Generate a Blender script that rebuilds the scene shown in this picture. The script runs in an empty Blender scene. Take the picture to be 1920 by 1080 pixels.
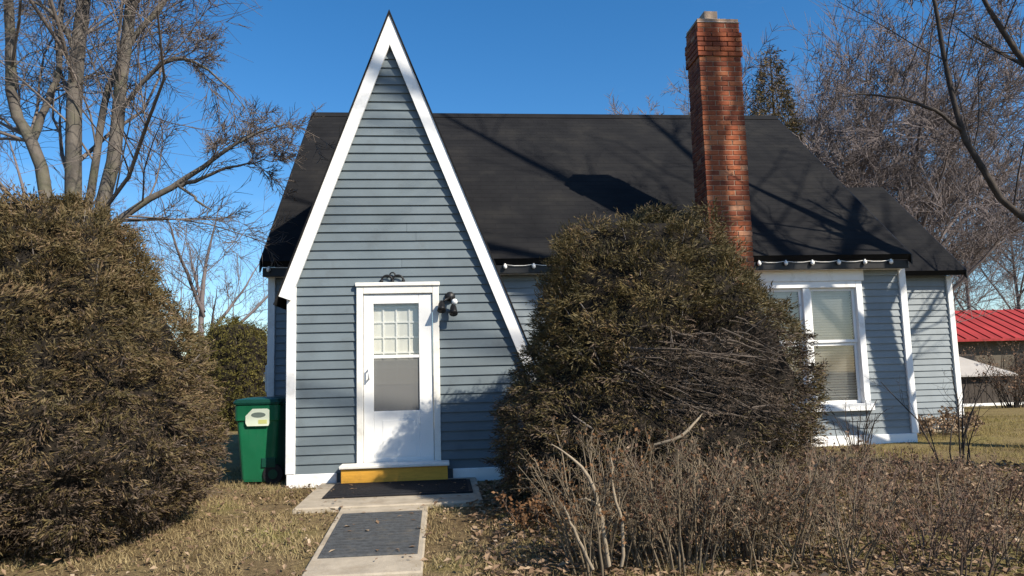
import bpy, bmesh, math, random
import numpy as np
from mathutils import Matrix, Vector, noise as mnoise

random.seed(7)
RNG = np.random.default_rng(11)
scene = bpy.context.scene
COL = scene.collection
R = math.radians

# ------------------------------------------------------------------ camera
CAM = Vector((0.0, 0.0, 1.20))
yaw, pitch, roll = R(5.5), R(6.5), R(-1.5)
fw = Vector((math.sin(yaw) * math.cos(pitch), math.cos(yaw) * math.cos(pitch), math.sin(pitch)))
rt = Vector((math.cos(yaw), -math.sin(yaw), 0))
up = rt.cross(fw)
r2 = math.cos(roll) * rt + math.sin(roll) * up
u2 = -math.sin(roll) * rt + math.cos(roll) * up
cam = bpy.data.cameras.new("camera")
cam.lens, cam.sensor_width, cam.sensor_fit = 26.0, 36.0, 'HORIZONTAL'
cam.clip_start, cam.clip_end = 0.05, 2000
cam_o = bpy.data.objects.new("camera", cam)
cam_o.matrix_world = Matrix(((r2.x, u2.x, -fw.x, CAM.x), (r2.y, u2.y, -fw.y, CAM.y),
                             (r2.z, u2.z, -fw.z, CAM.z), (0, 0, 0, 1)))
COL.objects.link(cam_o)
scene.camera = cam_o

# ------------------------------------------------------------------ sky, sun, exposure
SUN_AZ, SUN_EL = R(43), R(38)          # azimuth: right of the house's front normal (-Y towards +X)
to_sun = Vector((math.sin(SUN_AZ) * math.cos(SUN_EL), -math.cos(SUN_AZ) * math.cos(SUN_EL), math.sin(SUN_EL)))
world = bpy.data.worlds.new("World")
scene.world = world
world.use_nodes = True
wn = world.node_tree
sky = wn.nodes.new('ShaderNodeTexSky')
sky.sky_type = 'NISHITA'
sky.sun_disc = False
sky.sun_elevation = SUN_EL
sky.sun_rotation = math.atan2(to_sun.x, to_sun.y)
sky.altitude = 200
sky.air_density, sky.dust_density, sky.ozone_density = 1.0, 0.45, 3.5
bg = wn.nodes['Background']
bg.inputs['Strength'].default_value = 0.106
hs = wn.nodes.new('ShaderNodeHueSaturation')
hs.inputs['Saturation'].default_value = 1.30
wn.links.new(sky.outputs[0], hs.inputs['Color'])
tc = wn.nodes.new('ShaderNodeTexCoord')
mp = wn.nodes.new('ShaderNodeMapping')
mp.inputs['Scale'].default_value = (1.2, 1.2, 5.0)
cn = wn.nodes.new('ShaderNodeTexNoise')
cn.inputs['Scale'].default_value, cn.inputs['Detail'].default_value, cn.inputs['Roughness'].default_value = 2.2, 7, .62
cr = wn.nodes.new('ShaderNodeMapRange')
cr.inputs[1].default_value, cr.inputs[2].default_value, cr.inputs[4].default_value = .55, .90, .14
mx = wn.nodes.new('ShaderNodeMix')
mx.data_type = 'RGBA'
mx.inputs[7].default_value = (6.5, 7.2, 8.0, 1)
wn.links.new(tc.outputs['Generated'], mp.inputs['Vector'])
wn.links.new(mp.outputs[0], cn.inputs['Vector'])
wn.links.new(cn.outputs['Fac'], cr.inputs[0])
wn.links.new(cr.outputs[0], mx.inputs[0])
wn.links.new(hs.outputs[0], mx.inputs[6])
wn.links.new(mx.outputs[2], bg.inputs['Color'])
sun = bpy.data.lights.new("sun", 'SUN')
sun.energy, sun.angle, sun.color = 5.0, R(0.55), (1.0, 0.91, 0.77)
sun_o = bpy.data.objects.new("sun", sun)
sun_o.rotation_euler = to_sun.to_track_quat('Z', 'Y').to_euler()
sun_o.location = (8, -10, 14)
COL.objects.link(sun_o)
scene.view_settings.view_transform = 'Standard'
scene.view_settings.look = 'None'
scene.view_settings.gamma = 1.0
scene.view_settings.exposure = 0.65
scene.render.engine = 'CYCLES'
scene.cycles.max_bounces = 6
scene.cycles.transparent_max_bounces = 12


# ------------------------------------------------------------------ helpers
def tag(o, label, cat, group=None):
    o["label"], o["category"] = label, cat
    if group:
        o["group"] = group
    return o


def empty(name, loc=(0, 0, 0)):
    o = bpy.data.objects.new(name, None)
    o.location = loc
    o.empty_display_size = 0.1
    COL.objects.link(o)
    return o


def thing(name, label, cat, loc=(0, 0, 0), group=None):
    return tag(empty(name, loc), label, cat, group)


def link(name, me, m, parent=None, kind=None, loc=None):
    if m is not None and not me.materials:
        me.materials.append(m)
    o = bpy.data.objects.new(name, me)
    COL.objects.link(o)
    if loc is not None:
        o.location = loc
    if parent is not None:
        o.parent = parent
        if loc is None and parent.type == 'EMPTY':
            o.location = -Vector(parent.location)
    if kind:
        o["kind"] = kind
    return o


class MB:
    """collects geometry in world coordinates"""
    def __init__(s):
        s.v, s.f, s.sm = [], [], []

    def poly(s, vs, fs, smooth=False):
        b = len(s.v)
        s.v += [tuple(p) for p in vs]
        s.f += [tuple(b + i for i in f) for f in fs]
        s.sm += [smooth] * len(fs)
        return s

    def hexa(s, p):      # 8 points: bottom ring 0-3, top ring 4-7
        return s.poly(p, [(0, 3, 2, 1), (4, 5, 6, 7), (0, 1, 5, 4), (1, 2, 6, 5), (2, 3, 7, 6), (3, 0, 4, 7)])

    def box(s, x0, x1, y0, y1, z0, z1):
        return s.hexa([(x0, y0, z0), (x1, y0, z0), (x1, y1, z0), (x0, y1, z0),
                       (x0, y0, z1), (x1, y0, z1), (x1, y1, z1), (x0, y1, z1)])

    def bbox(s, x0, x1, y0, y1, z0, z1, b=0.006):   # bevelled box
        bm = bmesh.new()
        M = Matrix.Translation(((x0 + x1) / 2, (y0 + y1) / 2, (z0 + z1) / 2)) @ Matrix.Diagonal((x1 - x0, y1 - y0, z1 - z0, 1))
        bmesh.ops.create_cube(bm, size=1, matrix=M)
        bmesh.ops.bevel(bm, geom=bm.edges[:], offset=b, segments=1, affect='EDGES')
        return s.take(bm)

    def take(s, bm, smooth=False):
        bm.verts.ensure_lookup_table()
        for i, v in enumerate(bm.verts):
            v.index = i
        s.poly([v.co[:] for v in bm.verts], [[v.index for v in f.verts] for f in bm.faces], smooth)
        bm.free()
        return s

    def prism_xz(s, pts, y0, y1):     # polygon in XZ (counter-clockwise seen from -Y), extruded along Y
        n = len(pts)
        vs = [(x, y0, z) for x, z in pts] + [(x, y1, z) for x, z in pts]
        fs = [tuple(range(n)), tuple(range(2 * n - 1, n - 1, -1))]
        fs += [(i, i + n, (i + 1) % n + n, (i + 1) % n) for i in range(n)]
        return s.poly(vs, fs)

    def tube(s, pts, rad, n=8, smooth=True, cap=True):
        pts = [Vector(p) for p in pts]
        rad = rad if isinstance(rad, (list, tuple)) else [rad] * len(pts)
        vs, fs = [], []
        prev = None
        for i, p in enumerate(pts):
            t = (pts[min(i + 1, len(pts) - 1)] - pts[max(i - 1, 0)]).normalized()
            a = prev if prev is not None else (Vector((0, 0, 1)) if abs(t.z) < .9 else Vector((1, 0, 0)))
            u = (a - t * a.dot(t)).normalized()
            prev = u
            w = t.cross(u)
            for k in range(n):
                an = 2 * math.pi * k / n
                vs.append(p + (u * math.cos(an) + w * math.sin(an)) * rad[i])
        for i in range(len(pts) - 1):
            for k in range(n):
                k2 = (k + 1) % n
                fs.append((i * n + k, i * n + k2, (i + 1) * n + k2, (i + 1) * n + k))
        if cap:
            fs.append(tuple(range(n - 1, -1, -1)))
            fs.append(tuple((len(pts) - 1) * n + k for k in range(n)))
        return s.poly(vs, fs, smooth)

    def ball(s, c, r, u=10, v=7):
        bm = bmesh.new()
        sc = r if isinstance(r, tuple) else (r, r, r)
        bmesh.ops.create_uvsphere(bm, u_segments=u, v_segments=v, radius=1,
                                  matrix=Matrix.Translation(c) @ Matrix.Diagonal((*sc, 1)))
        return s.take(bm, True)

    def build(s, name, m, parent=None, kind=None):
        me = bpy.data.meshes.new(name)
        me.from_pydata(s.v, [], s.f)
        me.polygons.foreach_set('use_smooth', s.sm)
        me.update()
        return link(name, me, m, parent, kind)


def np_mesh(name, V, F, m, parent=None, kind=None, smooth=False):
    """fast mesh: V (n,3), F (m,3|4)"""
    V = np.ascontiguousarray(V, dtype=np.float32).reshape(-1, 3)
    F = np.ascontiguousarray(F, dtype=np.int32)
    k = F.shape[1]
    me = bpy.data.meshes.new(name)
    me.vertices.add(len(V))
    me.vertices.foreach_set('co', V.ravel())
    me.loops.add(F.size)
    me.loops.foreach_set('vertex_index', F.ravel())
    me.polygons.add(len(F))
    me.polygons.foreach_set('loop_start', np.arange(0, F.size, k, dtype=np.int32))
    me.polygons.foreach_set('use_smooth', np.full(len(F), bool(smooth)))
    me.update(calc_edges=True)
    return link(name, me, m, parent, kind)


def unit(a):
    return a / np.maximum(np.linalg.norm(a, axis=-1, keepdims=True), 1e-9)


def tubes(P, Rd, sides):
    """P (N,k,3), Rd (N,k) -> V, F of open tapered tubes"""
    N, k, _ = P.shape
    T = unit(P[:, -1] - P[:, 0])
    ref = np.where(np.abs(T[:, 2:3]) < .9, np.array([[0, 0, 1.]]), np.array([[1., 0, 0]]))
    U = unit(np.cross(T, ref))
    W = np.cross(T, U)
    an = np.arange(sides) * 2 * np.pi / sides
    off = U[:, None, :] * np.cos(an)[None, :, None] + W[:, None, :] * np.sin(an)[None, :, None]
    V = P[:, :, None, :] + off[:, None, :, :] * Rd[:, :, None, None]
    base = (np.arange(N) * k * sides)[:, None, None]
    i = np.arange(k - 1)[None, :, None] * sides
    j = np.arange(sides)[None, None, :]
    j2 = (j + 1) % sides
    F = np.stack([base + i + j, base + i + j2, base + i + sides + j2, base + i + sides + j], -1)
    return V.reshape(-1, 3), F.reshape(-1, 4)


def cat_vf(parts):
    Vs, Fs, b = [], [], 0
    for V, F in parts:
        Vs.append(V)
        Fs.append(F + b)
        b += len(V)
    return np.concatenate(Vs), np.concatenate(Fs)


def offshoots(P, Rd, m, ang, ratio, k, tmin=.25, tmax=1., lift=.05, jit=.18, rk=.55, rmin=.002, tip=.35, lmin=.0, rng=RNG):
    """children of polylines P (N,kp,3)"""
    N, kp, _ = P.shape
    idx = np.repeat(np.arange(N), m)
    t = rng.uniform(tmin, tmax, N * m)
    s = t * (kp - 1)
    i0 = np.minimum(s.astype(int), kp - 2)
    fr = (s - i0)[:, None]
    A, B = P[idx, i0], P[idx, i0 + 1]
    st = A + (B - A) * fr
    T = unit(B - A)
    r0 = Rd[idx, i0] * (1 - fr[:, 0]) + Rd[idx, i0 + 1] * fr[:, 0]
    Lp = np.linalg.norm(np.diff(P, axis=1), axis=2).sum(1)[idx]
    L = np.maximum(Lp * ratio * (1 - .55 * t) * rng.uniform(.6, 1.25, N * m), lmin)
    pr = unit(np.cross(T, rng.normal(size=(N * m, 3))))
    a = np.radians(rng.uniform(ang[0], ang[1], N * m))[:, None]
    d = unit(T * np.cos(a) + pr * np.sin(a) + np.array([0, 0, lift]))
    C = np.zeros((N * m, k, 3))
    C[:, 0] = st
    for q in range(1, k):
        C[:, q] = C[:, q - 1] + d * (L / (k - 1))[:, None]
        d = unit(d + rng.normal(size=d.shape) * jit + np.array([0, 0, lift]))
    rs = np.maximum(r0 * rk, rmin)
    Rc = rs[:, None] * np.linspace(1, tip, k)[None, :]
    return C, np.maximum(Rc, rmin * .5)


def curve_pts(pts, n, wob=0.0, rng=RNG):
    """Catmull-Rom through pts (x,y,z,r) -> n samples"""
    p = np.array(pts, float)
    p = np.vstack([2 * p[0] - p[1], p, 2 * p[-1] - p[-2]])
    out = []
    for s in np.linspace(0, len(pts) - 1 - 1e-6, n):
        i = int(s)
        t = s - i
        a, b, c, d = p[i], p[i + 1], p[i + 2], p[i + 3]
        out.append(.5 * ((2 * b) + (-a + c) * t + (2 * a - 5 * b + 4 * c - d) * t * t + (-a + 3 * b - 3 * c + d) * t ** 3))
    o = np.array(out)
    if wob:
        o[1:-1, :3] += rng.normal(size=(n - 2, 3)) * wob
    return o[:, :3], np.maximum(o[:, 3], .003)


# ------------------------------------------------------------------ materials
def nmat(name):
    m = bpy.data.materials.new(name)
    m.use_nodes = True
    nt = m.node_tree
    return m, nt, nt.nodes['Principled BSDF']


def N(nt, t, **kw):
    n = nt.nodes.new(t)
    for k, v in kw.items():
        setattr(n, k, v)
    return n


def ramp(nt, src, stops):
    r = N(nt, 'ShaderNodeValToRGB')
    e = r.color_ramp.elements
    while len(e) > 1:
        e.remove(e[-1])
    e[0].position, e[0].color = stops[0][0], (*stops[0][1], 1)
    for p, c in stops[1:]:
        x = e.new(p)
        x.color = (*c, 1)
    nt.links.new(src, r.inputs['Fac'])
    return r.outputs['Color']


def noise_node(nt, scale, detail=4, rough=.6, vec=None, coord='Object', stretch=None):
    n = N(nt, 'ShaderNodeTexNoise')
    n.inputs['Scale'].default_value = scale
    n.inputs['Detail'].default_value = detail
    n.inputs['Roughness'].default_value = rough
    if vec is None:
        if coord == 'World':
            vec = N(nt, 'ShaderNodeNewGeometry').outputs['Position']
        else:
            vec = N(nt, 'ShaderNodeTexCoord').outputs[coord]
    if stretch:
        mp = N(nt, 'ShaderNodeMapping')
        mp.inputs['Scale'].default_value = stretch
        nt.links.new(vec, mp.inputs['Vector'])
        vec = mp.outputs['Vector']
    nt.links.new(vec, n.inputs['Vector'])
    return n.outputs['Fac']


def mixc(nt, fac, a, b, mode='MIX'):
    m = N(nt, 'ShaderNodeMix', data_type='RGBA', blend_type=mode)
    for s, v in ((m.inputs[0], fac), (m.inputs[6], a), (m.inputs[7], b)):
        if hasattr(v, 'is_linked') or hasattr(v, 'links'):
            nt.links.new(v, s)
        elif isinstance(v, (tuple, list)):
            s.default_value = (*v[:3], 1)
        else:
            s.default_value = v
    return m.outputs[2]


def bump(nt, bsdf, h, strength=.3, dist=.01):
    b = N(nt, 'ShaderNodeBump')
    b.inputs['Strength'].default_value = strength
    b.inputs['Distance'].default_value = dist
    nt.links.new(h, b.inputs['Height'])
    nt.links.new(b.outputs['Normal'], bsdf.inputs['Normal'])


def mat(name, c, rough=.6, var=.15, scale=6, bmp=0., bscale=60, rnd=0., spec=.3, dirt=None, stretch=None, metal=0.):
    m, nt, b = nmat(name)
    lo = tuple(x * (1 - var) for x in c)
    hi = tuple(min(1, x * (1 + var)) for x in c)
    col = ramp(nt, noise_node(nt, scale, coord='World', stretch=stretch), [(.3, lo), (.7, hi)])
    if dirt:
        d = ramp(nt, noise_node(nt, dirt[2], 6, .7, coord='World'), [(dirt[3], (0, 0, 0)), (min(1, dirt[3] + .22), (1, 1, 1))])
        f = N(nt, 'ShaderNodeMath', operation='MULTIPLY')
        nt.links.new(d, f.inputs[0])
        f.inputs[1].default_value = dirt[1]
        col = mixc(nt, f.outputs[0], col, dirt[0])
    if rnd:
        oi = N(nt, 'ShaderNodeObjectInfo')
        col = mixc(nt, 1.0, col, ramp(nt, oi.outputs['Random'], [(0, (1 - rnd,) * 3), (1, (1 + rnd,) * 3)]), 'MULTIPLY')
    nt.links.new(col, b.inputs['Base Color'])
    b.inputs['Roughness'].default_value = rough
    b.inputs['Specular IOR Level'].default_value = spec
    b.inputs['Metallic'].default_value = metal
    if bmp:
        bump(nt, b, noise_node(nt, bscale, 5, coord='World'), bmp, .008)
    return m


def island_mat(name, stops, rough=.7, nscale=1.2, namt=.6, spec=.2, transl=0.):
    """colour per loose piece (leaf, shingle, blade) plus soft patches by place"""
    m, nt, b = nmat(name)
    g = N(nt, 'ShaderNodeNewGeometry')
    nz = noise_node(nt, nscale, 4, .6, vec=g.outputs['Position'])
    mx = N(nt, 'ShaderNodeMix', data_type='FLOAT')
    mx.inputs[0].default_value = namt
    nt.links.new(g.outputs['Random Per Island'], mx.inputs[2])
    mr = N(nt, 'ShaderNodeMapRange')
    mr.inputs[1].default_value, mr.inputs[2].default_value = .3, .7
    nt.links.new(nz, mr.inputs[0])
    nt.links.new(mr.outputs[0], mx.inputs[3])
    col = ramp(nt, mx.outputs[0], stops)
    nt.links.new(col, b.inputs['Base Color'])
    b.inputs['Roughness'].default_value = rough
    b.inputs['Specular IOR Level'].default_value = spec
    if transl:
        tr = N(nt, 'ShaderNodeBsdfTranslucent')
        nt.links.new(col, tr.inputs['Color'])
        ms = N(nt, 'ShaderNodeMixShader')
        ms.inputs[0].default_value = transl
        nt.links.new(b.outputs[0], ms.inputs[1])
        nt.links.new(tr.outputs[0], ms.inputs[2])
        nt.links.new(ms.outputs[0], nt.nodes['Material Output'].inputs['Surface'])
    return m


def glass_mat(name, tint=(.95, .95, .94), refl=.06, veil=None):
    m, nt, b = nmat(name)
    nt.nodes.remove(b)
    tr = N(nt, 'ShaderNodeBsdfTransparent')
    tr.inputs[0].default_value = (*tint, 1)
    gl = N(nt, 'ShaderNodeBsdfGlossy')
    gl.inputs['Roughness'].default_value = .03
    lw = N(nt, 'ShaderNodeLayerWeight')
    pw = N(nt, 'ShaderNodeMath', operation='POWER')
    nt.links.new(lw.outputs['Facing'], pw.inputs[0])
    pw.inputs[1].default_value = 4.0
    mr = N(nt, 'ShaderNodeMath', operation='MULTIPLY_ADD')
    mr.inputs[1].default_value = .8
    mr.inputs[2].default_value = refl
    nt.links.new(pw.outputs[0], mr.inputs[0])
    ms = N(nt, 'ShaderNodeMixShader')
    nt.links.new(mr.outputs[0], ms.inputs[0])
    nt.links.new(tr.outputs[0], ms.inputs[1])
    nt.links.new(gl.outputs[0], ms.inputs[2])
    out = ms.outputs[0]
    if veil:
        df = N(nt, 'ShaderNodeBsdfDiffuse')
        df.inputs[0].default_value = (*veil[0], 1)
        m2 = N(nt, 'ShaderNodeMixShader')
        m2.inputs[0].default_value = veil[1]
        nt.links.new(out, m2.inputs[1])
        nt.links.new(df.outputs[0], m2.inputs[2])
        out = m2.outputs[0]
    nt.links.new(out, nt.nodes['Material Output'].inputs['Surface'])
    return m


M = {}
M['siding'] = mat('blue_grey_siding', (.122, .152, .170), .55, .12, 1.7, rnd=.07, bmp=.12, bscale=9, dirt=((.088, .10, .105), .5, 3.5, .52))
M['siding_glare'] = mat('sun_glare_siding', (.205, .235, .252), .45, .12, 1.7, rnd=.07, bmp=.12, bscale=9, dirt=((.15, .17, .178), .5, 3.5, .52))  # same paint as the gable, lightened to put sun glare into the colour
M['sheath'] = mat('siding_backing', (.10, .13, .16), .8)
M['trim'] = mat('white_trim', (.80, .80, .79), .5, .04, 3, dirt=((.45, .43, .38), .6, 4, .52), bmp=.15, bscale=14)
M['door_white'] = mat('door_paint', (.78, .78, .76), .4, .03, 4, dirt=((.55, .55, .52), .4, 7, .58))
M['cream_trim'] = mat('door_casing_paint', (.76, .74, .68), .5, .05, 5, dirt=((.5, .48, .42), .6, 6, .52))
M['curtain'] = mat('curtain_cloth', (.66, .66, .62), .9, .08, 30, stretch=(1, 1, .05))
M['blind'] = mat('window_blind', (.58, .58, .55), .7, .05, 12)
M['dark'] = mat('dark_interior', (.02, .02, .022), .9)
M['glass'] = glass_mat('pane_glass')
M['screen'] = glass_mat('insect_screen', (.8, .8, .8), .06, ((.23, .235, .235), .5))
M['black_iron'] = mat('black_iron', (.012, .012, .013), .45, .2, 20)
M['bulb'] = mat('white_bulb', (.85, .85, .82), .25, .03, 10, spec=.5)
M['ochre'] = mat('ochre_painted_wood', (.70, .36, .05), .6, .12, 8, bmp=.2, stretch=(1, 6, 12), dirt=((.30, .15, .04), .5, 9, .52))
M['rubber'] = mat('black_rubber', (.012, .012, .015), .7, .3, 40, bmp=.5, bscale=150)
M['grey_mat'] = mat('grey_rubber', (.062, .066, .070), .9, .3, 22, bmp=.6, bscale=120, dirt=((.16, .13, .09), .5, 9, .53))
M['concrete'] = mat('concrete', (.36, .31, .24), .9, .16, 7, bmp=.4, bscale=50, dirt=((.23, .18, .12), .7, 3.0, .50))
M['bin'] = mat('green_plastic', (.010, .135, .060), .42, .15, 3, spec=.4, dirt=((.03, .12, .07), .5, 6, .5))
M['bin_dark'] = mat('dark_green_plastic', (.008, .060, .040), .45, .15, 4)
M['sticker'] = mat('sticker_paper', (.72, .78, .62), .5, .04, 10)
M['sticker_ink'] = mat('sticker_ink', (.16, .20, .17), .6)
M['sticker_yellow'] = mat('sticker_yellow', (.66, .66, .25), .6)
M['metal_grey'] = mat('grey_enamel', (.62, .63, .64), .4, .05, 8)
M['mortar'] = mat('mortar', (.30, .21, .15), .95, .2, 18, bmp=.5, bscale=80)
M['flue'] = mat('flue_tile', (.36, .27, .2), .9, .15, 15)
M['crown'] = mat('mortar_crown', (.40, .33, .28), .95, .2, 14, bmp=.5)
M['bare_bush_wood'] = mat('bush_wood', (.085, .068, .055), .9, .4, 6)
M['inner'] = mat('bush_inside_shade', (.013, .010, .007), 1., .5, 25, bmp=1., bscale=40)  # brown twig tone, with the shade inside the bush darkened into it
M['bark'] = mat('grey_bark', (.108, .095, .083), .9, .35, 9, bmp=.9, bscale=26, dirt=((.10, .11, .05), .55, 2.5, .5), stretch=(1, 1, .35))
M['bark_dark'] = mat('dark_bark', (.055, .045, .038), .95, .35, 9, bmp=.8, bscale=26)
M['twig'] = mat('grey_twig', (.15, .125, .11), .9, .3, 3)
M['twig_far'] = mat('far_twig', (.145, .122, .120), .95, .3, .8)
M['cane'] = mat('tan_cane', (.150, .118, .080), .85, .35, 4)
M['pale_cane'] = mat('pale_cane', (.24, .195, .14), .85, .2, 9)
M['cane_red'] = mat('red_brown_cane', (.128, .090, .068), .85, .35, 4)
M['deadwood'] = mat('bare_wood', (.25, .22, .20), .85, .3, 6)
M['red_roof'] = mat('red_metal_roof', (.27, .026, .027), .8, .3, .9, stretch=(6, 1, 1))
M['far_wall'] = mat('tan_board_wall', (.10, .085, .065), .8, .2, 2, stretch=(1, 1, 5))
M['pale_roof'] = mat('pale_metal_roof', (.36, .34, .32), .5, .08, 2)
M['brown_wood'] = mat('dark_brown_boards', (.055, .045, .038), .85, .3, 3, stretch=(6, 6, 1))
M['yew'] = island_mat('yew_leaf', [(0, (.030, .025, .012)), (.3, (.086, .069, .030)), (.55, (.140, .105, .047)), (.78, (.172, .114, .062)), (1, (.26, .180, .112))], .6, 3.6, .55, .25, .12)
M['yew_dark'] = island_mat('yew_leaf_dark', [(0, (.025, .022, .010)), (.35, (.074, .060, .024)), (.65, (.132, .100, .040)), (.85, (.150, .095, .050)), (1, (.23, .150, .092))], .6, 3.4, .55, .25, .12)
M['yew_dry'] = island_mat('dry_yew_shoot', [(0, (.022, .016, .012)), (.4, (.060, .043, .031)), (.75, (.11, .080, .058)), (1, (.21, .16, .12))], .8, 3.0, .45)
M['far_green'] = island_mat('hedge_leaf', [(0, (.030, .030, .010)), (.5, (.085, .075, .018)), (1, (.15, .12, .03))], .7, 1.0, .5)
M['conifer'] = island_mat('conifer_needle', [(0, (.05, .045, .02)), (.5, (.11, .085, .04)), (1, (.20, .12, .06))], .8, .8, .4)
M['pine_green'] = island_mat('green_needle', [(0, (.012, .040, .015)), (1, (.03, .09, .03))], .8, .8, .3)
M['dead_leaf'] = island_mat('dead_leaf', [(0, (.080, .048, .030)), (.35, (.17, .11, .068)), (.6, (.26, .175, .11)), (.82, (.37, .275, .18)), (1, (.55, .46, .35))], .8, 1.4, .35, .2, .15)
M['rust_leaf'] = island_mat('rust_leaf', [(0, (.075, .036, .018)), (.5, (.16, .080, .036)), (1, (.25, .15, .08))], .8, 2.0, .3, .2, .2)
M['berry_leaf'] = island_mat('shrub_leaf', [(0, (.075, .038, .028)), (.4, (.145, .085, .055)), (.75, (.21, .135, .085)), (1, (.36, .27, .19))], .8, 1.6, .35, .2, .15)
M['straw'] = island_mat('dry_grass', [(0, (.12, .090, .042)), (.35, (.25, .190, .095)), (.62, (.35, .275, .150)), (.82, (.22, .205, .070)), (1, (.40, .35, .18))], .85, .9, .62, .15, .2)
M['lawn'] = island_mat('lawn_blade', [(0, (.12, .088, .038)), (.45, (.23, .175, .075)), (.8, (.26, .215, .070)), (1, (.38, .30, .15))], .85, .5, .65, .15, .2)
M['shingle'] = island_mat('asphalt_shingle', [(0, (.008, .008, .009)), (.5, (.013, .013, .014)), (1, (.022, .021, .020))], .97, 1.3, .82, .15)


def brick_mat():
    m, nt, b = nmat('brick_clay')
    oi = N(nt, 'ShaderNodeObjectInfo')
    g = N(nt, 'ShaderNodeNewGeometry')
    ad = N(nt, 'ShaderNodeMath', operation='ADD')
    nt.links.new(oi.outputs['Random'], ad.inputs[0])
    nt.links.new(g.outputs['Random Per Island'], ad.inputs[1])
    fr = N(nt, 'ShaderNodeMath', operation='FRACT')
    nt.links.new(ad.outputs[0], fr.inputs[0])
    c = ramp(nt, fr.outputs[0], [(0, (.15, .036, .015)), (.3, (.23, .054, .019)), (.7, (.29, .076, .027)), (.92, (.35, .12, .05)), (1, (.42, .21, .12))])
    c = mixc(nt, .55, c, ramp(nt, noise_node(nt, 22, 5, coord='World'), [(.25, (.45, .45, .45)), (.75, (1.3, 1.3, 1.3))]), 'MULTIPLY')
    nt.links.new(c, b.inputs['Base Color'])
    b.inputs['Roughness'].default_value = .9
    bump(nt, b, noise_node(nt, 90, 4, coord='World'), .5, .006)
    return m


M['brick'] = brick_mat()


def ground_mat():
    m, nt, b = nmat('winter_ground')
    p = N(nt, 'ShaderNodeNewGeometry').outputs['Position']
    a = ramp(nt, noise_node(nt, .9, 6, .65, vec=p), [(.35, (.12, .085, .048)), (.5, (.20, .150, .085)), (.66, (.19, .165, .065))])
    f = ramp(nt, noise_node(nt, 26, 6, .7, vec=p), [(.3, (.45, .43, .40)), (.7, (1.35, 1.32, 1.25))])
    c = mixc(nt, 1.0, a, f, 'MULTIPLY')
    sx = N(nt, 'ShaderNodeSeparateXYZ')
    nt.links.new(p, sx.inputs[0])
    mr = N(nt, 'ShaderNodeMapRange')
    mr.inputs[1].default_value, mr.inputs[2].default_value = 8.3, 10.5
    nt.links.new(sx.outputs[1], mr.inputs[0])
    c = mixc(nt, mr.outputs[0], c, mixc(nt, .45, c, (.24, .19, .075)))
    nt.links.new(c, b.inputs['Base Color'])
    b.inputs['Roughness'].default_value = 1
    b.inputs['Specular IOR Level'].default_value = .1
    bump(nt, b, noise_node(nt, 40, 6, .7, vec=p), .9, .03)
    return m


M['ground'] = ground_mat()


# ------------------------------------------------------------------ ground and paths
def terr(x, y):
    x, y = np.asarray(x, float), np.asarray(y, float)
    z = -.05 * np.clip(7 - y, 0, 9)
    z = z - .04 * np.clip(y - 14, 0, 22)
    return z


def build_ground():
    xs = np.unique(np.concatenate([np.linspace(-500, -14, 14), np.arange(-14, 16, .25), np.linspace(16, 500, 14)]))
    ys = np.unique(np.concatenate([np.linspace(-120, -2, 8), np.arange(-2, 16, .25), np.arange(16, 40, 2), np.linspace(40, 900, 14)]))
    X, Y = np.meshgrid(xs, ys)
    Z = terr(X, Y)
    nz = np.array([mnoise.noise((x * .8, y * .8, 3.1)) * .035 + mnoise.noise((x * 2.7, y * 2.7, 1.1)) * .014 for x, y in zip(X.ravel(), Y.ravel())]).reshape(X.shape)
    near = (np.abs(X) < 16) & (Y > -2) & (Y < 16)
    pad = np.clip(np.maximum(np.abs(X + .55) - 1.0, 0) * 1.6, 0, 1) + (Y > 14)
    Z = Z + np.where(near, nz * np.clip(pad, 0, 1) - .012, -.012)
    ny, nx = X.shape
    V = np.stack([X, Y, Z], -1).reshape(-1, 3)
    i = np.arange(ny - 1)[:, None] * nx + np.arange(nx - 1)[None, :]
    F = np.stack([i, i + 1, i + nx + 1, i + nx], -1).reshape(-1, 4)
    return np_mesh('ground', V, F, M['ground'], kind='structure', smooth=True)


ground = build_ground()


def slab(mb, x0, x1, y0, y1, top, th, bev=.012):
    """paving slab following the slope, front edge at y0"""
    z0, z1 = float(terr(0, y0)) + top, float(terr(0, y1)) + top
    b = bev
    mb.hexa([(x0, y0, z0 - th), (x1, y0, z0 - th), (x1, y1, z1 - th), (x0, y1, z1 - th),
             (x0, y0, z0 - b), (x1, y0, z0 - b), (x1, y1, z1 - b), (x0, y1, z1 - b)])
    mb.poly([(x0, y0, z0 - b), (x1, y0, z0 - b), (x1, y1, z1 - b), (x0, y1, z1 - b),
             (x0 + b, y0 + b, z0), (x1 - b, y0 + b, z0), (x1 - b, y1 - b, z1), (x0 + b, y1 - b, z1)],
            [(0, 1, 5, 4), (1, 2, 6, 5), (2, 3, 7, 6), (3, 0, 4, 7), (4, 5, 6, 7)])
    return mb


pad = slab(MB(), -1.36, .36, 6.98, 8.555, .035, .16).build('pavement', M['concrete'], kind='structure')
walk = empty('path')
walk["kind"] = 'structure'
slab(MB(), -.94, -.15, 5.06, 6.965, .02, .12).build('paving_slab', M['concrete'], walk)
slab(MB(), -.93, -.16, 3.2, 5.02, -.06, .12).build('paving_slab', M['concrete'], walk)

# ------------------------------------------------------------------ house
house = thing('cottage', 'blue clapboard cottage with steep white-trimmed entrance gable and black shingle roof', 'house')
YV, YM, YX = 8.60, 10.80, 12.15          # fronts of entrance gable, main wall, side wing
AX, AZ = -.57, 5.50                      # gable apex
SL, SR = .373, .389                      # run per rise, left and right rakes
EXP = .105


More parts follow.
